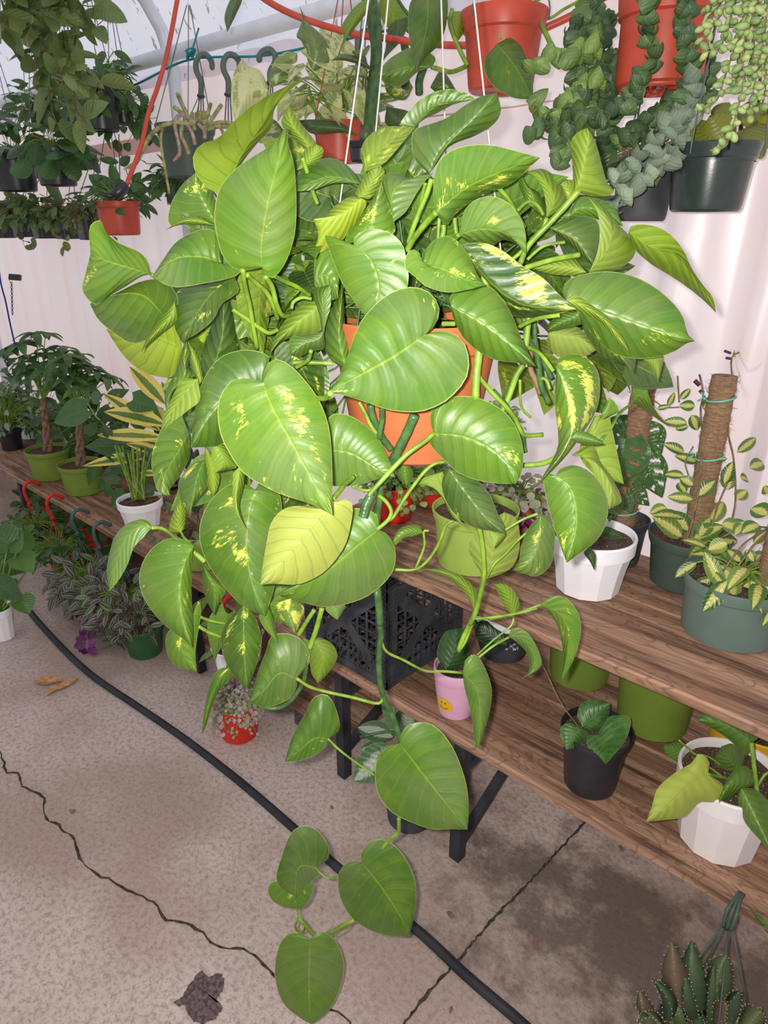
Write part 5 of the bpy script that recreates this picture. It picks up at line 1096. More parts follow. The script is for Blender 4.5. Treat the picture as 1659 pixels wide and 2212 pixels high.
# ---- plants hanging from the front edge of the bench -----------------
def edge_hanger(root, px, py, pot_c, pot_r, pot_h, mat, hm):
    p = at_y(px, py, 1.115); x = p.x; mb = MB()
    pts = [(x, 1.165, Z1+.004), (x, 1.15, Z1+.016), (x, 1.125, Z1+.030), (x, 1.098, Z1+.020), (x, 1.088, Z1-.01), (x, 1.092, Z1-.045), (x, 1.10, Z1-.075)]
    mb.tube(spline(pts, 22), [.0085, .0075], 8); bl = V((x, 1.10, Z1-.085)); mb.tube([V((x, 1.10, Z1-.06)), bl], [.006, .013], 8)
    hg = mb.build('hook', M[hm], root); wb = MB()
    for k in range(3):
        a = 2.094*k+.5; wb.tube([bl, V((pot_c[0]+pot_r*math.cos(a), pot_c[1]+pot_r*math.sin(a), pot_c[2]+pot_h-.006))], .0018, 5)
    wb.build('hanger', M[mat], root)
hooks = [(62, 1045, 'redb', 'redb'), (112, 1075, 'redb', 'redb'), (165, 1098, 'tealp', 'tealp'), (212, 1125, 'tealp', 'tealp'), (256, 1150, 'tealp', 'tealp'), (492, 1290, 'redb', 'redb')]
spec = [('hanging_fern', 'dark ferny plant in a pot on the first red hook along the bench edge', 'black', 'green', 'ovate', .045, 120, .16, (.1, .5)),
        ('hanging_fern', 'red pot of fine dark foliage on the second red hook along the bench edge', 'redb', 'green', 'ovate', .04, 150, .16, (.1, .5)),
        ('hanging_zebrina', 'silver-striped trailing plant on the first teal hook, beside the red hooks', 'pinegreen', 'zebra', 'ovate', .062, 150, .17, (0, 1)),
        ('hanging_zebrina', 'silver-striped trailing plant on the middle teal hook', 'pinegreen', 'zebra', 'ovate', .06, 160, .18, (0, 1)),
        ('hanging_zebrina', 'silver-striped trailing plant on the teal hook nearest the big hanging plant', 'pinegreen', 'zebra', 'ovate', .058, 140, .17, (0, 1)),
        ('hanging_plant', 'small plant in a white pot on the red hook half hidden by the big leaves', 'white', 'green', 'heart', .06, 14, .10, (.3, .9))]
for i, ((px, py, wm_, hm_), (nm, lab, pm_, lm, kd, sz, n, R, tn)) in enumerate(zip(hooks, spec)):
    p = at_y(px, py, 1.10); x = p.x-(.006 if i == 4 else 0); z0 = (.14, .10, .075, .06, .09, .20)[i]; c = V((x, 1.10-.012, z0)); pr = .062
    t = thing(nm, c, lab, 'hanging plant'); pot_mesh(t, c, pr, .09, .047, pm_, .016)
    edge_hanger(t, px, py, c, pr, .09, wm_, hm_)
    bush(t, c+ZV*.095, int(n*1.2), R*.9, sz*1.12, kd, lm, 60+i, up=.45, tone=tn, w=.42 if lm == 'zebra' else .5, droop=.75 if lm == 'zebra' else .3, stem_r=.0014)
# dense fringe of the striped plants, spilling onto the concrete
zc, zr, zrb, zh = pot_at(305, 1427, 0, 90, 58, .76)
t = thing('potted_zebrina', zc, 'silver-striped purple trailing plant spilling from a dark green pot onto the concrete', 'potted plant')
pot_mesh(t, zc, zr, zh, zrb, 'pinegreen', .02); mb = MB(); sm = MB(); pk = MB(); r = random.Random(71)
b0 = zc+ZV*(zh+.01)
for i in range(78):
    px, py = r.uniform(120, 340), 0; py = r.uniform(1265+abs(px-260)*.1, 1395-max(0, (220-px))*.55); q = at_z(px, py, .0); z = r.uniform(.02, .14); q = at_z(px, py, z)
    if q.x < -3.05: continue
    m_ = b0.lerp(q, .5)+ZV*.08; strand(mb, sm, [b0+rv(r, .01), m_, q+ZV*.01], .036, .060, 'ovate', (0, 1), 0, 700+i, w=.46, stem_r=.0012, pair=False, up=(.0, -.4, 1), jit=.5)
for s in ('680 1130 760 1080 800 1100', '700 1180 690 1120 760 1070', '640 1100 700 1090 780 1090'):
    strand(mb, sm, path('b1', s, depth(zc)-.04), .02, .05, 'ovate', (0, 1), 0, 5, w=.42, stem_r=.0012, pair=True, up=(0, -.4, 1))
mb.build('foliage', M['zebra'], t); sm.build('stems', M['stemw'], t)
mb = MB(); lites(mb, 'b1', '555 1130 480 1120 50;555 1150 470 1180 55;555 1190 490 1235 50;565 1180 615 1220 50;560 1120 610 1080 55;550 1100 520 1060 50;560 1200 550 1250 50;560 1160 610 1150 45', depth(zc)-.02, 'ovate', (.2, .9), 0, 9, nu=6, nv=5)
mb.build('purple_leaves', M['purple'], t)

# plants added to block the bright film and darken the floor under the bench
for i, (x, y, rr_, lab) in enumerate(((-3.45, 1.42, .075, 'added pot of dark leaves darkening the floor under the far left of the bench'), (-3.05, 1.46, .07, 'added pot of dark leaves darkening the floor behind the second red hook'), (-2.68, 1.44, .075, 'added pot of dark leaves darkening the floor behind the teal hooks'), (-2.30, 1.46, .07, 'added pot of dark leaves darkening the floor behind the dark green pot'), (-3.9, 1.40, .08, 'added pot of dark leaves darkening the far end of the floor under the bench'))):
    c = V((x, y, 0)); t = thing('potted_plant', c, lab, 'potted plant'); pot_mesh(t, c, rr_, .12, rr_*.76, 'black' if i % 2 else 'redb', .018)
    bush(t, c+ZV*.12, 90, .20, .075, 'ovate', 'green', 200+i, up=.55, tone=(.0, .35), w=.55, droop=.4)
# left-edge plant
c, r_, rb, h = pot_at(-2, 1388, 0, 60, 62, .74); d_ = depth(c+ZV*h)
t = thing('potted_syngonium', c, 'white fluted pot with large glossy green leaves on the floor at the left edge', 'potted plant')
pot_mesh(t, c, r_, h, rb, 'white', .022, 'fluted'); mb = MB()
lites(mb, 'b1', '45 525 130 420 190;60 520 -80 420 200;110 505 240 520 150;-20 600 160 700 190;120 600 210 690 150;-40 760 135 870 150;130 860 185 965 140;90 400 150 385 60;180 400 195 440 60;-30 900 60 940 80;-60 650 -20 560 150;40 780 100 820 120', d_-.01, 'heart', (.25, .8), 0, 81, nu=11, nv=7, dj=.05)
mb.build('foliage', M['green'], t)
tubes(t, 'stems', 'stem', [(path('b1', s, d_), .004) for s in ('125 505 95 600 40 760 0 950', '50 530 20 700 -10 950', '-20 600 -30 800 -20 950', '135 870 60 900 0 960', '160 700 80 820 -5 950')])

# ---- floor: pink plant, white pot, silver plant ----------------------
c, r_, rb, h = pot_at(511, 1610, 0, 102, 66, .74)
t = thing('potted_string_plant', c, 'bright red pot with frothy pink and pale green leaves on the concrete beside the hose', 'potted plant')
pot_mesh(t, c, r_, h, rb, 'redb', .018); bush(t, c+ZV*(h+.008), 1300, .092, .015, 'round', 'pinky', 82, up=.55, tone=(.1, 1), vari=.5, w=.8, droop=.75, nu=5, nv=4, stem_r=.0007)
tubes(t, 'plant_stake', 'redb', [([c+ZV*h, c+ZV*(h+.11)], .0015)])
c, r_, rb, h = pot_at(512, 1450, .12, 112, 70, .76)
t = thing('potted_plant', c, 'white fluted pot with pointed green leaves on the low board beneath the bench', 'potted plant')
pot_mesh(t, c, r_, h, rb, 'white', .02, 'fluted'); bush(t, c+ZV*h, 22, .09, .07, 'ovate', 'phil', 83, up=.4, tone=(.3, .9), w=.4)
c, r_, rb, h = pot_at(887, 1803, 0, 122, 74, .78); d_ = depth(c+ZV*h)
t = thing('potted_dieffenbachia', c, 'silver-splashed dark leaves in a dark blue-grey pot on the floor under the bench', 'potted plant')
pot_mesh(t, c, r_, h, rb, 'slate', .022); mb = MB()
lites(mb, 'b2', '800 1360 580 1290 110;900 1380 740 1110 120;870 1350 900 1180 150;800 1420 570 1620 170;760 1400 590 1440 60;850 1450 700 1500 100;960 1350 980 1200 120;900 1500 760 1600 130;1000 1400 1100 1300 120', d_, 'ovate', (.2, .8), 0, 84, nu=11, nv=7, dj=.05)
mb.build('foliage', M['silver'], t); tubes(t, 'stems', 'stemd', [(path('b2', s, d_), .004) for s in ('600 1360 780 1330 850 1400 900 1700', '640 1410 700 1420 860 1600 900 1750', '900 1380 910 1500 900 1750', '800 1420 880 1600 900 1750')])

# ---- cactus hanging at the lower right --------------------------------
hk = at_z(1600, 1935, Z1); c = at_y(1505, 2300, 1.0); c.z = max(c.z, .004); 
t = thing('hanging_cactus', c, 'hanging pot of toothed dark green and brownish cactus stems at the lower right', 'hanging plant')
pot_mesh(t, c, .085, .10, .065, 'midgreen', .018); d_ = depth(c+ZV*.1)
def cactus_stem(mb, sp, b, tip, w, seed, tone):
    r = random.Random(seed); n = 17; t_ = (tip-b).normalized(); e1 = t_.orthogonal().normalized(); e2 = t_.cross(e1); P = []; rot = r.uniform(0, 1.5); bend = rv(r, .008)
    for i in range(n):
        q = i/(n-1); R = w*(.75+.35*math.sin(math.pi*min(1, q*1.1)))*(1-q**5)*(1.0+.20*(i % 2)) + .0008; cc = b.lerp(tip, q)+bend*math.sin(math.pi*q)
        for k in range(8):
            a = rot+k*math.pi/4; R2 = R*(1.25 if k % 2 == 0 else .62); p = cc+(e1*math.cos(a)+e2*math.sin(a))*R2; P.append(p)
            if k % 2 == 0 and i % 2 == 1 and 0 < i < n-1: sp.blob(p+(e1*math.cos(a)+e2*math.sin(a))*.0012, .0009, .0009, .0016, e1*math.cos(a)+e2*math.sin(a), 4, 2)
    mb.grid(P, n, 8, None, (0, tone, r.random()), closed=True)
cact = leafmat('cactus_skin', (.025, .05, .02), (.045, .08, .03), (.11, .13, .045), vein=0, trans=0, rough=.55); M['cact'] = cact
M['cactb'] = leafmat('brownish_cactus_skin', (.07, .05, .03), (.10, .065, .04), (.16, .13, .06), vein=0, trans=0, rough=.55); M['spine'] = plastic('pale_spine', (.45, .48, .34), .6, .2, .1)
r = random.Random(90); A = MB(); Bm = MB(); S_ = MB()
sts = '1095 1240 1085 925 60;1225 1270 1205 918 55;1410 1240 1410 1000 55;990 1350 968 1140 32;935 1400 893 1205 36;880 1420 862 1290 30;1050 1380 1030 1190 34;1185 1330 1168 1115 36;1330 1360 1335 1060 50;1480 1360 1495 1215 34;1600 1440 1620 1335 45;1280 1440 1300 1210 44;1120 1450 1130 1290 40;1240 1460 1210 1330 34;1400 1460 1400 1280 42;960 1470 935 1340 32;1560 1500 1540 1380 32;1040 1500 1060 1340 40;1340 1500 1350 1380 36;1660 1520 1680 1420 36;1450 1520 1470 1380 36;900 1520 885 1400 30'
v = [float(a) for a in sts.replace(';', ' ').split()]
for i in range(0, len(v), 5):
    (bx, by), (tx, ty) = tp('b4', '%f %f %f %f' % tuple(v[i:i+4])); dd = d_+r.uniform(-.05, .05); m_ = Bm if r.random() < .25 else A
    cactus_stem(m_, S_, at_d(bx, by, dd+.01).lerp(c+ZV*.09, .25), at_d(tx, ty, dd), v[i+4]/2.765*d_/FPX*.80, i, r.uniform(.1, .9))
A.build('green_stems', M['cact'], t); Bm.build('brown_stems', M['cactb'], t); S_.build('spines', M['spine'], t)
mb = MB(); kt = at_d(*tp('b4', '1430 765')[0], depth(V((hk.x, 1.09, Z1-.06))))
for s in (-.004, 0, .004):
    mb.tube(spline([tuple(V((hk.x+s, 1.15, Z1+.003))), tuple(V((hk.x+s, 1.125, Z1+.012))), tuple(V((hk.x+s*2, 1.095, Z1+.002))), tuple(V((hk.x+s*1.4, 1.09, Z1-.035))), tuple(kt)], 16), .0032, 7)
hgk = mb.build('hook', M['midgreen'], t); mb = MB()
for a in (3.5, 5.2, .6, 2.2): mb.tube([kt, V((c.x+.084*math.cos(a), c.y+.084*math.sin(a), c.z+.095))], .0019, 6)
mb.build('hanger', M['midgreen'], t)

# ================================================================== HANGING ROW ABOVE
PIPEZ = 2.155
def hangpot(name, lab, bx, by, rimw, hpx, mat, Y=HANG, ratio=.78, rim=.02, top=None, wire='wiredk', style='plain', n=3, cat='hanging plant', hook=None):
    c, r_, rb, h = pot_hang(bx, by, Y, rimw, hpx, ratio); t = thing(name, c, lab, cat); pot_mesh(t, c, r_, h, rb, mat, rim, style)
    tz = at_d(*top, depth(c)) if top else V((c.x, c.y, max(c.z+h+.35, 2.35)))
    hanger(t, c, r_, h, tz, wire, .0016 if wire != 'wire' else .0013, n, hook=hook); return t, c, r_, h
# right: curled-leaf hoya in the big red pot
t, c, r_, h = hangpot('hanging_curly_hoya', 'big red hanging pot at the upper right with ropes of curled grey-green leaves', 1420, 190, 205, 215, 'red', ratio=.86, rim=.05, wire='wire')
d_ = depth(c)
mb = MB(); mb.lathe(V((c.x, c.y, c.z-.006)), [(r_*.80, .006), (r_*.80, 0), (r_*.72, 0), (r_*.70, .006)], 40)
for k in range(6):
    a = k*math.pi/3; e = V((math.cos(a), math.sin(a), 0)); mb.bar(c+e*r_*.25-ZV*.002, c+e*r_*.78-ZV*.002, .012, .008, (0, 0, 1))
mb.build('drain_feet', M['red'], t)
mb = MB(); sm = MB(); gm = MB()
kw = dict(kind='ovate', w=.62, rim=.5, curl=4.6, nu=13, nv=5, pair=True, jit=.45)
for s, a, b, tn, w_ in (('885 -40 900 60 910 200 900 390 870 520 800 600 720 660 600 770 480 760 400 700', -.14, -.02, (.1, .6), 0), ('1130 -60 1130 100 1135 300 1180 450 1120 600', -.12, -.1, (.1, .5), 0), ('640 60 560 300 600 550 620 850 600 1000', .05, .05, (0, .3), 0), ('500 60 430 180 430 560 450 700 320 790 150 850', .03, .0, (.1, .6), 0), ('560 100 520 300 540 500 500 700 500 800 340 860 330 1050', .04, .0, (.3, .9), 0), ('600 300 400 350 250 355 140 400', .0, -.02, (.6, 1), 0), ('620 500 400 600 300 700 170 680', .02, .0, (.6, 1), 0), ('660 300 640 500 640 700 640 900', .06, .05, (0, .4), 0), ('1200 300 1250 550 1200 700 1000 720 850 850 700 870', .02, .02, (.2, .8), 0), ('560 0 600 150 560 350 540 600', .07, .06, (0, .3), 0), ('1280 350 1240 480 1100 650 900 760 780 850', .0, .02, (.1, .5), 0)):
    strand(mb, sm, path('a3', s, d_+a, d_+b), .0165, .066, tone=tn, seed=len(s), **kw)
for s, a, b in (('1180 450 1120 700 1000 850 850 1000 700 1130 640 1190', -.10, -.06), ('1130 650 1130 850 1000 1020 850 1160 660 1330', -.07, -.05)):
    strand(gm, sm, path('a3', s, d_+a, d_+b), .0175, .066, tone=(.1, .9), seed=len(s), **kw)
mb.build('curled_foliage', M['curl'], t); gm.build('felted_foliage', M['grey'], t); sm.build('stems', M['stemw'], t)
# burro's tail
cp = at_y(1600, -140, 1.36); t = thing('hanging_sedum', cp, 'pale green beaded succulent strands dangling at the top right corner', 'hanging plant')
pot_mesh(t, cp, .085, .11, .065, 'midgreen', .02); hanger(t, cp, .085, .11, cp+ZV*.4, 'wiredk', .0016, 3); d_ = depth(cp)-.10
mb = MB(); sm = MB(); r = random.Random(95)
for s, da in (('1300 -60 1290 60 1240 80', 0), ('1480 -80 1430 60 1400 200 1330 320 1240 330', 0), ('1560 -80 1520 120 1450 300 1380 500 1330 640 1210 720', .0), ('1620 -80 1560 100 1500 300 1500 520 1470 680 1420 850 1380 930 1290 965', -.03), ('1659 -60 1640 200 1600 400 1560 600 1530 700', -.01), ('1400 -60 1380 60 1330 130 1280 200 1210 300', .02), ('1600 -60 1580 200 1540 450 1480 480 1440 560', .03), ('1660 200 1640 400 1640 600 1600 720', .0), ('1350 -60 1340 40 1270 120 1250 240', .03), ('1500 -60 1500 200 1470 400 1440 600', .03), ('1580 -60 1560 300 1560 500 1560 720 1510 740', .02), ('1440 -60 1420 100 1370 250 1300 340', .04), ('1650 -60 1620 200 1640 480', .05), ('1540 -60 1480 200 1420 330', .06)):
    pts = [V(p) for p in spline([tuple(p) for p in path('a3', s, d_+da)], 60)]; L = sum((a-b).length for a, b in zip(pts, pts[1:])); n = int(L/.0065); pts = [V(p) for p in spline([tuple(p) for p in pts], n)]
    sm.tube(pts, .0014, 5, cap=False)
    for i in range(1, n-1):
        tg = (pts[i+1]-pts[i-1]).normalized(); o = tg.orthogonal().normalized(); o.rotate(__import__('mathutils').Quaternion(tg, i*2.4)); l = r.uniform(.006, .0088)
        dd = (o+tg*.4).normalized(); mb.blob(pts[i]+dd*l*.9, l*.62, l*.62, l, dd, 7, 5, (0, r.uniform(.1, .9), r.random()))
mb.build('beaded_foliage', M['burro'], t); sm.build('stems', M['stemw'], t)
# dark green pot, right
t, c, r_, h = hangpot('hanging_hoya', 'glossy dark green hanging pot with broad mottled yellow-green leaves at the right', 1521, 458, 186, 142, 'dkgreen', ratio=.76, rim=.024); d_ = depth(c)
mb = MB(); lites(mb, 'a3', '1300 930 1180 760 160;1400 930 1290 740 190;1480 920 1640 760 260;1560 930 1659 900 160;1330 760 1420 640 120;1250 930 1330 800 160;1500 800 1659 640 200;1640 900 1700 700 160;1150 930 1120 780 90', d_-.04, 'round', (.5, .8), .4, 96, nu=11, nv=9, rim=.8)
M['mossy'] = leafmat('mossy_leaf', (.08, .10, .01), (.16, .19, .02), (.28, .28, .03), (.35, .30, .05), under=(.2, .2, .03), vein=.5); mb.build('foliage', M['mossy'], t)
tubes(t, 'stems', 'stemw', [(path('a3', '1480 930 1500 700 1570 650 1659 590', d_), .004), (path('a3', '1400 930 1380 800', d_), .003), (path('a3', '1600 650 1620 400 1659 300', d_), .003)])
mb = MB()
for a in (1.2, 3.3, 5.4): e = V((math.cos(a), math.sin(a), 0)); mb.bar(c+e*(r_+.002)+ZV*(h+.002), c+e*(r_+.002)+ZV*(h-.016), .008, .004, e)
mb.build('rim_clip', M['dkgreen'], t, smooth=False)
t, c, r_, h = hangpot('hanging_hoya', 'charcoal hanging pot draped with curled ropes, left of the glossy dark green pot', 1381, 478, 140, 122, 'slate', Y=HANG+.04, ratio=.74, rim=.02); d_ = depth(c)
bush(t, c+ZV*h, 46, .11, .06, 'ovate', 'hoya', 97, up=.35, tone=(.0, .7), w=.5, stemmat='stemw')
# red pot, top
t, c, r_, h = hangpot('hanging_pothos', 'smaller red hanging pot at top centre with long green stalks and a drooping leaf', 1080, 200, 183, 168, 'red', ratio=.74, rim=.035, wire='wiredk'); d_ = depth(c)
build_traced([f'P|1072 95|1152 215|1045 135 1060 180 1105 210|1110 80 1136 120 1150 170|1110 140|{d_-.12:.3f} {d_-.13:.3f} .02 .03|.3 .1 0',
              f'a2|1640 70|1600 260|1560 80 1540 150 1560 230|1659 120 1640 200||{d_-.05:.3f} {d_-.06:.3f} .02 .02|.45 .1 1',
              f'a2|1430 430|1085 482|1455 370 1380 320 1300 303 1180 360 1110 430|1400 440 1340 460 1230 552 1130 530|1280 430|{d_-.10:.3f} {d_-.10:.3f} .02 .03|.4 .1 0',
              f'a2|1400 -60|1330 462|1300 0 1278 150 1300 340|1500 -60 1532 0 1525 150 1480 280 1390 370|1400 150|{d_-.12:.3f} {d_-.13:.3f} .02 .03|.2 .1 0',
              f'a3|200 250|90 300|150 290|160 240||{d_:.3f} {d_:.3f} .01 .01|.4 .1 0', f'a3|330 330|400 415|300 400 350 420|400 300 410 360||{d_:.3f} {d_:.3f} .01 .01|.7 .1 1'], t, 'pothos')
r = random.Random(99); ss = [(path('a3', f'{r.uniform(20,190)} 90 {r.uniform(0,260)} 20 {r.uniform(-60,420)} -120', d_+r.uniform(-.03, .03)), r.uniform(.002, .0045)) for i in range(16)]
ss += [(path('a3', '100 70 180 110 230 200 280 300 340 380', d_-.09), .005), (path('a3', '140 90 250 120 350 60 460 0', d_-.02), .003), (path('a2', '1659 420 1560 460 1500 450 1430 430', d_-.06, d_-.10), .0045), (path('a2', '1659 420 1600 300 1545 150 1560 60', d_-.07), .0045), (path('a3', '-20 150 -60 250', d_-.1), .004)]
tubes(t, 'stems', 'stem', ss)
# marbled pothos in red pot, middle
t, c, r_, h = hangpot('hanging_marble_pothos', 'red hanging pot with cream and green marbled leaves behind the big plant, top centre', 733, 352, 116, 86, 'red', ratio=.8, rim=.026, top=(745, -60), wire='redhose'); d_ = depth(c)
build_traced([f'a2|385 580|176 775|330 450 230 430 160 490 145 600 150 700|370 640 300 690 230 740|280 560|{d_-.06:.3f} {d_-.1:.3f} .03 .03|.8 .9 0',
 f'a2|385 560|215 372|330 450 260 430|300 600 190 560 160 480||{d_-.05:.3f} {d_-.05:.3f} .03 .03|.8 .8 0',
 f'a2|400 565|600 500|380 500 420 440 500 430 560 450|450 545 530 545|500 490|{d_-.05:.3f} {d_-.08:.3f} .02 .02|.4 .6 0',
 f'a2|1015 440|780 548|930 420 850 450|1025 590 990 520 900 500||{d_-.06:.3f} {d_-.1:.3f} .02 .02|.9 .95 0',
 f'a2|640 600|480 745|560 565 480 630|610 680 540 740||{d_-.08:.3f} {d_-.1:.3f} .02 .02|.9 .9 0',
 f'a2|400 450|570 340|430 380 500 330|470 430 560 400||{d_:.3f} {d_:.3f} .02 .02|.5 .4 1',
 f'a2|690 600|800 640|730 575 780 590|740 640||{d_-.04:.3f} {d_-.04:.3f} .01 .01|.2 .3 0',
 f'a2|790 640|890 680|800 590 870 600|830 690||{d_-.04:.3f} {d_-.04:.3f} .01 .01|.2 .3 0',
 f'a2|620 440|860 600|640 390 760 400 830 480|680 540 780 600||{d_:.3f} {d_:.3f} .02 .02|.6 .7 0',
 f'a2|860 600|1000 480|820 540 900 460|930 620 1000 560||{d_:.3f} {d_:.3f} .02 .02|.6 .9 0',
 f'a2|700 160|980 400|780 150 900 260 960 330|740 220 850 330||{d_:.3f} {d_-.02:.3f} .02 .02|.8 .9 0',
 f'a2|540 720|700 640|540 640 620 600|620 740 700 700||{d_:.3f} {d_:.3f} .02 .02|.5 .9 0',
 f'a2|700 760|840 720|720 680 800 660|800 780||{d_:.3f} {d_:.3f} .02 .02|.6 .9 0',
 f'a2|320 915|600 1040|400 760 500 850 600 950|430 930 540 1000||{d_-.08:.3f} {d_-.08:.3f} .02 .02|.5 .8 0',
 f'a2|950 870|575 770|860 790 750 765 640 765|850 850 740 860 650 850||{d_-.12:.3f} {d_-.12:.3f} .01 .03|.1 .1 0 1',
 f'a2|670 450|583 32|640 400 600 270 563 230 600 130|730 430 800 400 755 260 690 190 625 130|680 280|{d_-.2:.3f} {d_-.24:.3f} .02 .03|.6 .3 0 1',
 f'a2|1072 470|788 385|980 375 860 343|1010 430 880 390||{d_-.2:.3f} {d_-.22:.3f} .01 .02|.4 .1 0 1',
 f'a2|920 870|1040 690|920 780 960 690|990 850 1030 780||{d_-.05:.3f} {d_-.05:.3f} .02 .02|.6 .1 0 1'], t, ['marble', 'dusty'])
bush(t, c+ZV*(h+.02), 34, .17, .09, 'heart', 'marble', 101, up=.5, tone=(.1, .9), vari=.8, w=.7, name='inner_foliage')
tubes(t, 'stems', 'stem', [(path('a2', s, d_-.05), .004) for s in ('700 770 660 620 640 560', '800 770 790 650 800 520', '860 770 900 600 900 480', '740 770 640 650 560 560', '780 770 850 600 880 500')])
# philodendron with long strap leaves, small black pot
t, c, r_, h = hangpot('hanging_philodendron', 'small black hanging pot with long grey-green drooping leaves beside the marbled plant', 781, 352, 62, 46, 'black', Y=HANG-.1, ratio=.74, rim=.014, top=(800, -90), wire='wiredk'); d_ = depth(c)
build_traced([f'a2|1050 -20|815 392|950 30 855 160 865 240|1020 70 930 190 885 250|940 130|{d_-.1:.3f} {d_-.1:.3f} .02 .02|.52 .1 1',
 f'a2|170 -60|120 207|125 30 103 110 115 180|218 -10 175 100 140 170||{d_-.1:.3f} {d_-.1:.3f} .02 .02|.2 .1 0 1',
 f'a2|1200 130|1090 430|1150 180 1130 330|1290 110 1240 250 1150 350||{d_:.3f} {d_:.3f} .02 .02|.1 .1 0 1',
 f'a2|1110 -40|1290 200|1090 60 1150 180|1200 0 1290 90||{d_+.03:.3f} {d_+.03:.3f} .02 .02|.6 .1 1 0', f'a2|1240 60|1330 260|1230 160|1310 120||{d_+.05:.3f} {d_+.05:.3f} .02 .02|.2 .1 0 0',
 f'a2|1600 600|1420 560|1500 450 1440 520|1560 620 1480 610||{d_+.05:.3f} {d_+.05:.3f} .02 .02|.1 .05 0 0', f'a2|1310 560|1130 560|1260 480 1180 500|1260 640 1160 620||{d_+.08:.3f} {d_+.08:.3f} .02 .02|.4 .6 0 0', f'a2|1290 830|1140 680|1140 800|1290 720||{d_+.08:.3f} {d_+.08:.3f} .02 .02|.0 .0 0 1'], t, ['pothos', 'dusty'])
tubes(t, 'stems', 'stemd', [(path('a2', '1040 -20 1070 100 1080 300 1070 500 1050 700 1000 900', d_-.04), .012), (path('a2', '1000 0 1060 300 1030 600 1010 850', d_), .008), (path('a2', '1250 250 1270 400 1260 560', d_+.05), .010), (path('a2', '1380 430 1350 520 1350 600', d_+.05), .010), (path('a2', '1200 -20 1290 100 1400 120', d_), .004)])
# rat tail cactus
t, c, r_, h = hangpot('hanging_rat_tail_cactus', 'green hanging pot with long furry rat-tail cactus stems curling over the rim', 411, 385, 126, 112, 'midgreen', ratio=.76, rim=.026, top=(407, 12), wire='wiredk'); d_ = depth(c)
M['rat'] = plastic('furry_cactus', (.30, .30, .13), .8, .2, .35, 60); M['ratp'] = plastic('pinkish_cactus', (.40, .27, .22), .8, .2, .3, 60)
mb = MB(); pk = MB(); r = random.Random(4)
for s, m_, w_ in (('1250 800 1110 785 1000 830 930 920 870 1040 790 1085', mb, .010), ('1040 820 1030 920 1060 1100 1085 1245', mb, .006), ('1230 780 1180 740 1140 740 1120 800 1140 900 1150 980 1105 1035', pk, .008), ('1250 790 1220 760 1180 760 1230 850 1250 930', pk, .008), ('1170 790 1160 860 1190 930 1210 990', mb, .009), ('1250 830 1180 700 1130 590', mb, .009), ('1220 760 1160 720 1110 680', mb, .008), ('1260 780 1260 720', mb, .008), ('1285 780 1285 710', mb, .008), ('1305 790 1310 710', mb, .008), ('1310 800 1350 655', mb, .008), ('1330 800 1420 665', mb, .008), ('1235 800 1230 720', mb, .007), ('1300 820 1400 785 1500 790', mb, .009), ('1310 830 1400 810 1480 815', mb, .008), ('1270 790 1310 840 1310 890', pk, .008), ('1400 790 1430 860 1430 900', pk, .007)):
    pts = [V(p) for p in spline([tuple(p) for p in path('a1', s, d_-.165)], 40)]
    w_ *= .62; m_.tube(pts, [w_*(1+.12*(i % 2)) if i < 37 else w_*(.9-.25*(i-36)) for i in range(40)], 9)
    for i in range(0, 39):
        tg = (pts[i+1]-pts[i]).normalized(); o = tg.orthogonal().normalized(); q = tg.cross(o)
        for k in range(6): a = k*1.047+i*.5; e = o*math.cos(a)+q*math.sin(a); m_.blob(pts[i]+e*w_, .0009, .0009, .0022, e, 4, 2)
mb.build('green_stems', M['rat'], t); pk.build('pinkish_stems', M['ratp'], t)
t, c, r_, h = hangpot('hanging_plant', 'black hanging pot with dark spiky foliage just below the rat-tail cactus pot', 395, 440, 78, 52, 'black', Y=HANG+.08, top=(432, 210), hook=None); d_ = depth(c)
bush(t, c+ZV*h, 90, .13, .07, 'lance', 'green', 103, up=.35, tone=(.0, .5), w=.4, droop=.5)
# red pot, left
t, c, r_, h = hangpot('hanging_hoya', 'red hanging pot with dark leaves at the left, where the red cord ends', 263, 508, 95, 72, 'red', ratio=.82, rim=.022, top=(235, 260)); d_ = depth(c)
mb = MB(); lites(mb, 'a1', '740 1280 640 1250 70;780 1270 560 1100 100;820 1250 960 1200 50;850 1270 975 1280 60;760 1200 700 1040 60;770 1060 830 1000 50;760 1040 630 1015 40;760 980 740 880 50;800 960 830 920 45;850 1180 900 1100 45;790 1250 760 1140 70;800 1290 900 1310 40;700 1230 560 1220 60', d_, 'ovate', (.15, .6), 0, 104, nu=9, nv=5)
mb.build('foliage', M['green'], t); bush(t, c+ZV*h, 40, .12, .07, 'ovate', 'green', 105, up=.4, tone=(.1, .6), w=.42, name='low_foliage')
tubes(t, 'stems', 'stemw', [(path('a1', '770 1260 765 1060 760 860', d_), .002), (path('a1', '760 1000 900 790 1010 750', d_), .001)])
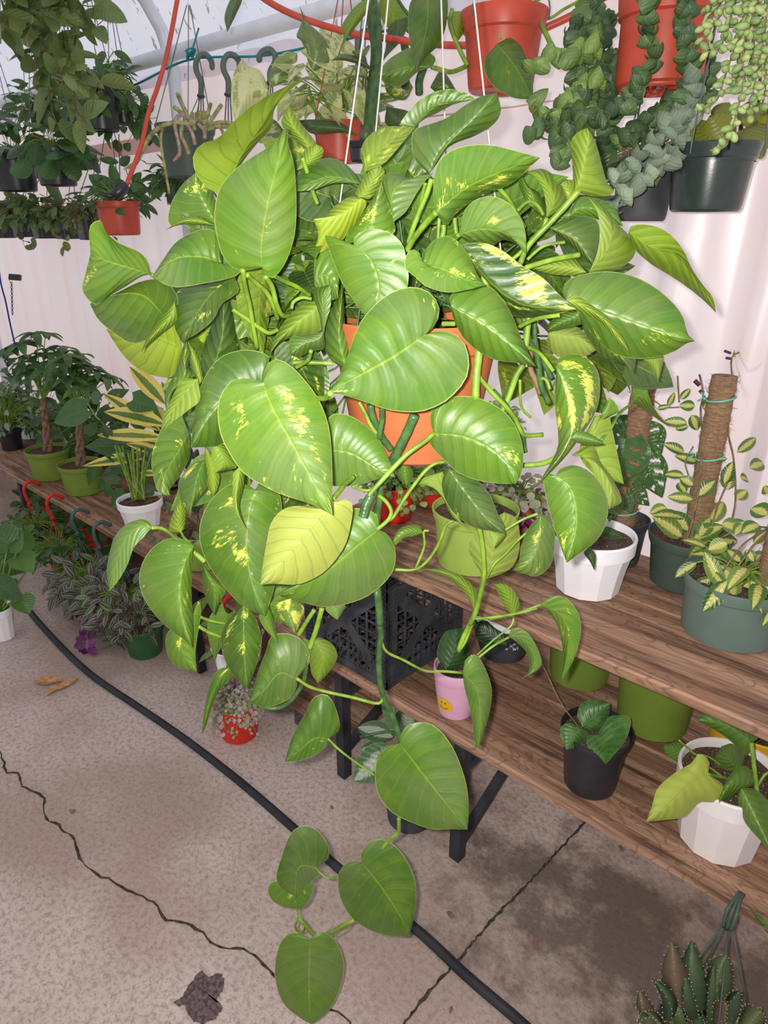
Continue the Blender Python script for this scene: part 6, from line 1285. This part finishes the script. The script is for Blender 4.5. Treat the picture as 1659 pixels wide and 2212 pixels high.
# upper left cluster
lf = [('hanging_hoya', 'black hanging pot with very large round dark leaves at the left edge', 40, 414, 96, 80, 1.44, 106, 'round', .12, 38, .16),
      ('hanging_hoya', 'black hanging pot with round leaves and a loose vine, right of the left-edge pot', 128, 402, 92, 82, 1.42, 107, 'round', .10, 40, .15),
      ('hanging_plant', 'tall black hanging pot of pointed bushy leaves nearest the top rail at the left', 224, 284, 82, 96, 1.42, 108, 'ovate', .065, 120, .15),
      ('hanging_plant', 'black hanging pot partly hidden behind the tall bushy one at the left', 178, 290, 60, 92, 1.50, 109, 'ovate', .06, 70, .12)]
for nm, lab, bx, by, rw, hp, Y, sd_, kd, sz, n, R in lf:
    t, c, r_, h = hangpot(nm, lab, bx, by, rw, hp, 'black', Y=Y, ratio=.8, rim=.02)
    bush(t, c+ZV*h, n, R, sz, kd, 'green', sd_, up=.5, tone=(.1, .6), w=.75 if kd == 'round' else .5, droop=.5, **({'rim': .5} if kd == 'round' else {}))
for i, (x, y, w_) in enumerate(((14, 514, 48), (55, 512, 50), (100, 515, 56), (148, 516, 56), (198, 518, 56))):
    lab = ('small black pot at the extreme left of the lowest hanging row', 'small black pot with a thin trailing vine, second in the lowest hanging row', 'small black pot in the middle of the lowest hanging row', 'small black pot with one round pale leaf hanging below it, lowest row', 'small black pot of brownish fuzzy leaves, right end of the lowest row')[i]
    t, c, r_, h = hangpot('hanging_plant', lab, x, y, w_, 58, 'black', Y=1.46, style='square', rim=.012, ratio=.84, top=(x+8, 330))
    bush(t, c+ZV*h, 120 if i < 4 else 320, .10, .055 if i < 4 else .022, 'ovate', 'hoya' if i != 2 else 'green', 110+i, up=.45, tone=(.1, .7), w=.55, droop=.6, stemmat='stemw', vari=.3)
    if i in (1, 3):
        mb = MB(); sm = MB(); strand(mb, sm, path('a1', ('130 1420 150 1560 200 1600 240 1560' if i == 1 else '330 1400 400 1520 420 1590'), depth(c)-.05), .02, .04, 'round', (.3, .6), 0, i, w=.8, pair=False); mb.build('trailing_leaves', M['hoya'], t); sm.build('trailing_stem', M['stemw'], t)
# big trailing plant in front, top left: pot above the picture
cp = at_y(70, -190, 1.15); t = thing('hanging_lipstick_vine', cp, 'curtain of soft grey-green oval leaves trailing down from above at the top left', 'hanging plant')
pot_mesh(t, cp, .11, .13, .085, 'black', .025); hanger(t, cp, .11, .13, cp+ZV*.4, 'wiredk', .0016, 3); d_ = depth(cp)
mb = MB(); sm = MB(); dm_ = MB()
for k, (s, da) in enumerate((('120 -150 160 0 180 120 200 250', 0), ('200 -150 280 60 330 200 330 350 300 480 330 640', .02), ('300 -150 380 60 440 200 430 330 520 400', .03), ('100 -150 60 50 40 200 60 300', -.02), ('260 -150 290 100 270 250 300 330 370 400 400 500 380 620', .0), ('380 -100 460 60 520 100 560 150 620 170 660 130', .04), ('420 -100 500 20 600 40 650 20', .04), ('250 -150 250 80 200 200 250 300 230 420 240 520', .03), ('340 -150 400 130 430 260 500 380 560 460 640 520 690 545', .05), ('330 300 430 400 480 560 480 680 560 800', .05), ('300 330 300 500 320 620 340 740 400 850', .03), ('0 -150 0 100 10 250', -.05), ('60 -150 110 60 150 180', .02), ('160 -150 230 60 240 160', .03))):
    strand(mb if k % 3 else dm_, sm, path('a1', s, d_+da), .05, .105, 'ovate', (.15, .8), .2, 120+k, w=.52, stem_r=.002, up=(-.0, -.6, .5), jit=.45, nu=9, nv=5)
mb.build('foliage', M['hoya'], t); dm_.build('grey_foliage', M['dusty'], t); sm.build('stems', M['stemw'], t)
# mid-left trailing mass filling between the pots
cp = at_y(150, 300, 1.40)
for k, (px, py, lab, n, R) in enumerate(((285, 300, 'trailing bushy plant in a small black pot right of the tall black one', 70, .13), (90, 250, 'leafy hanging plant in a black pot above the round-leaved ones at the left', 60, .16))):
    t, c, r_, h = hangpot('hanging_plant', lab, px-(15 if k == 0 else 0), py-(30 if k == 0 else -20), 50, 44, 'black', Y=1.56)
    bush(t, c+ZV*h, n, R, .075, 'ovate', 'green', 140+k, up=.4, tone=(.1, .6), w=.5, droop=.9)
# spare hangers with hooks
def hook_hanger(top_px, bot_px, Y, lab, fl, sc=1., thick=.006):
    (tx, ty), (bx, by) = top_px, bot_px; d = depth(at_y(tx, ty, Y)); S = sc; u = lambda x, y: tuple(at_d(x, y, d))
    t = thing('pot_hanger', at_d(bx, by, d), lab, 'hanger', None); w_ = 22*S*fl; mb = MB(); hh = by-ty
    mb.tube(spline([u(bx, by), u(bx, by-hh*.35), u(bx-w_*.45, by-hh*.62), u(bx-w_*.45, ty+hh*.16), u(bx, ty), u(bx+w_*.6, ty+2), u(bx+w_*1.05, ty+hh*.17), u(bx+w_*1.1, ty+hh*.36)], 30), [thick*1.5]+[thick]*28+[thick*.5], 8)
    mb.build('hook', M['wiredk'], t); mb = MB()
    for e in (-6, 0, 6): mb.tube([at_d(bx+e*.6, by-3, d), at_d(bx+e*1.2, by+55*S, d)], .0022, 5); 
    mb.build('wires', M['wiredk'], t)
hook_hanger((434, 118), (434, 208), 1.52, 'grey-green plastic pot hook hanging from the teal twine next to the knot', 1, thick=.009)
hook_hanger((493, 118), (493, 205), 1.52, 'grey-green plastic pot hook on the teal twine, second from the knot', 1, thick=.009)
hook_hanger((580, 108), (584, 180), 1.52, 'grey-green plastic pot hook facing left, above the marbled leaves', -1, thick=.009)
hook_hanger((774, 70), (785, 170), 1.50, 'dark pot hook behind the drooping leaves at top centre', .8, 1.2, .010)
# wires with a clip running up out of the picture
# twine, cords, hoses
mb = MB(); mb.tube(spline([tuple(at_y(x, y, 1.53)) for x, y in ((150, 235), (290, 184), (405, 130), (560, 121), (652, 105), (727, 89), (830, 67), (960, 40), (1200, -30))], 50), .0035, 6)
kp = at_y(412, 118, 1.53); r = random.Random(7)
for i in range(5): mb.tube(spline([tuple(kp+rv(r, .012)) for _ in range(4)], 10), .003, 5)
mb.tube([kp, kp+ZV*.08+V((0, .04, 0))], .003, 5)
props(mb.build('twine', M['twine']), 'thin teal twine stretched along below the white roof pipe, knotted at the hoop', 'twine')
cd_ = thing('extension_cord', at_y(383, 0, 1.2), 'red cord dropping from the roof at the left, ending in a dark plug', 'cord')
mb = MB(); pts = [tuple(at_d(x, y, 2.05)) for x, y in ((405, -120), (383, 0), (362, 110), (340, 190), (322, 240), (303, 320), (272, 402))]; mb.tube(spline(pts, 40), .0068, 9); mb.build('cord', M['redhose'], cd_)
mb = MB(); a = at_d(274, 398, 2.05); b = at_d(245, 424, 2.05); mb.tube([a, a.lerp(b, .2), a.lerp(b, .7), b], [.009, .016, .018, .014], 10); mb.tube([b, at_d(215, 418, 2.05)], [.009, .004], 6); mb.build('plug', M['black'], cd_)
mb = MB(); mb.tube(spline([tuple(at_d(x, y, 1.78-.00035*max(0, x-500))) for x, y in ((500, -60), (575, 0), (650, 38), (760, 72), (830, 82), (930, 95), (1010, 98), (1100, 90), (1190, 55), (1270, 15), (1360, -40))], 50), .0078, 10)
props(mb.build('red_hose', M['redhose']), 'red hose sagging across the top behind the hanging pots', 'hose')
# left upright extras
cb = thing('hanging_chain', at_d(25, 560, 3.4), 'thin dark chain with a black clip hanging beside the left upright pipe', 'chain'); mb = MB()
for i in range(16): q = at_d(25+i*.12, 612+i*4.4, 3.4); mb.tube([q+V((.004*math.cos(a), 0, .007*math.sin(a))) if i % 2 else q+V((0, .004*math.cos(a), .007*math.sin(a))) for a in [k*.785 for k in range(9)]], .0014, 4, cap=False)
mb.tube(spline([tuple(at_d(x, y, 3.4)) for x, y in ((25, 612), (20, 605), (20, 598), (27, 594))], 8), .0014, 4); mb.build('chain', M['steel'], cb)
mb = MB(); mb.bar(at_d(20, 598, 3.4), at_d(45, 600, 3.4), .026, .014, -FWD); mb.build('clip', M['black'], cb, smooth=False)
mb = MB(); mb.tube(spline([tuple(at_d(x, y, 3.35)) for x, y in ((-12, 480), (0, 600), (12, 650), (22, 700), (36, 760))], 20), .004, 6)
props(mb.build('blue_cord', M['blue']), 'blue cord slanting down at the extreme left behind the bench plants', 'cord')

for o in COL.objects:
    if o.parent or 'group' in o or 'category' not in o: continue
    k = o['category']
    if k == 'hanging plant': o['group'] = 'plants hanging in rows under the roof' if o.location.z > 1 else 'plants hung from the front edge of the bench'
    elif k == 'potted plant': o['group'] = 'potted plants on the benches and the floor'
    elif k == 'hanger': o['group'] = 'empty pot hooks on the teal twine'
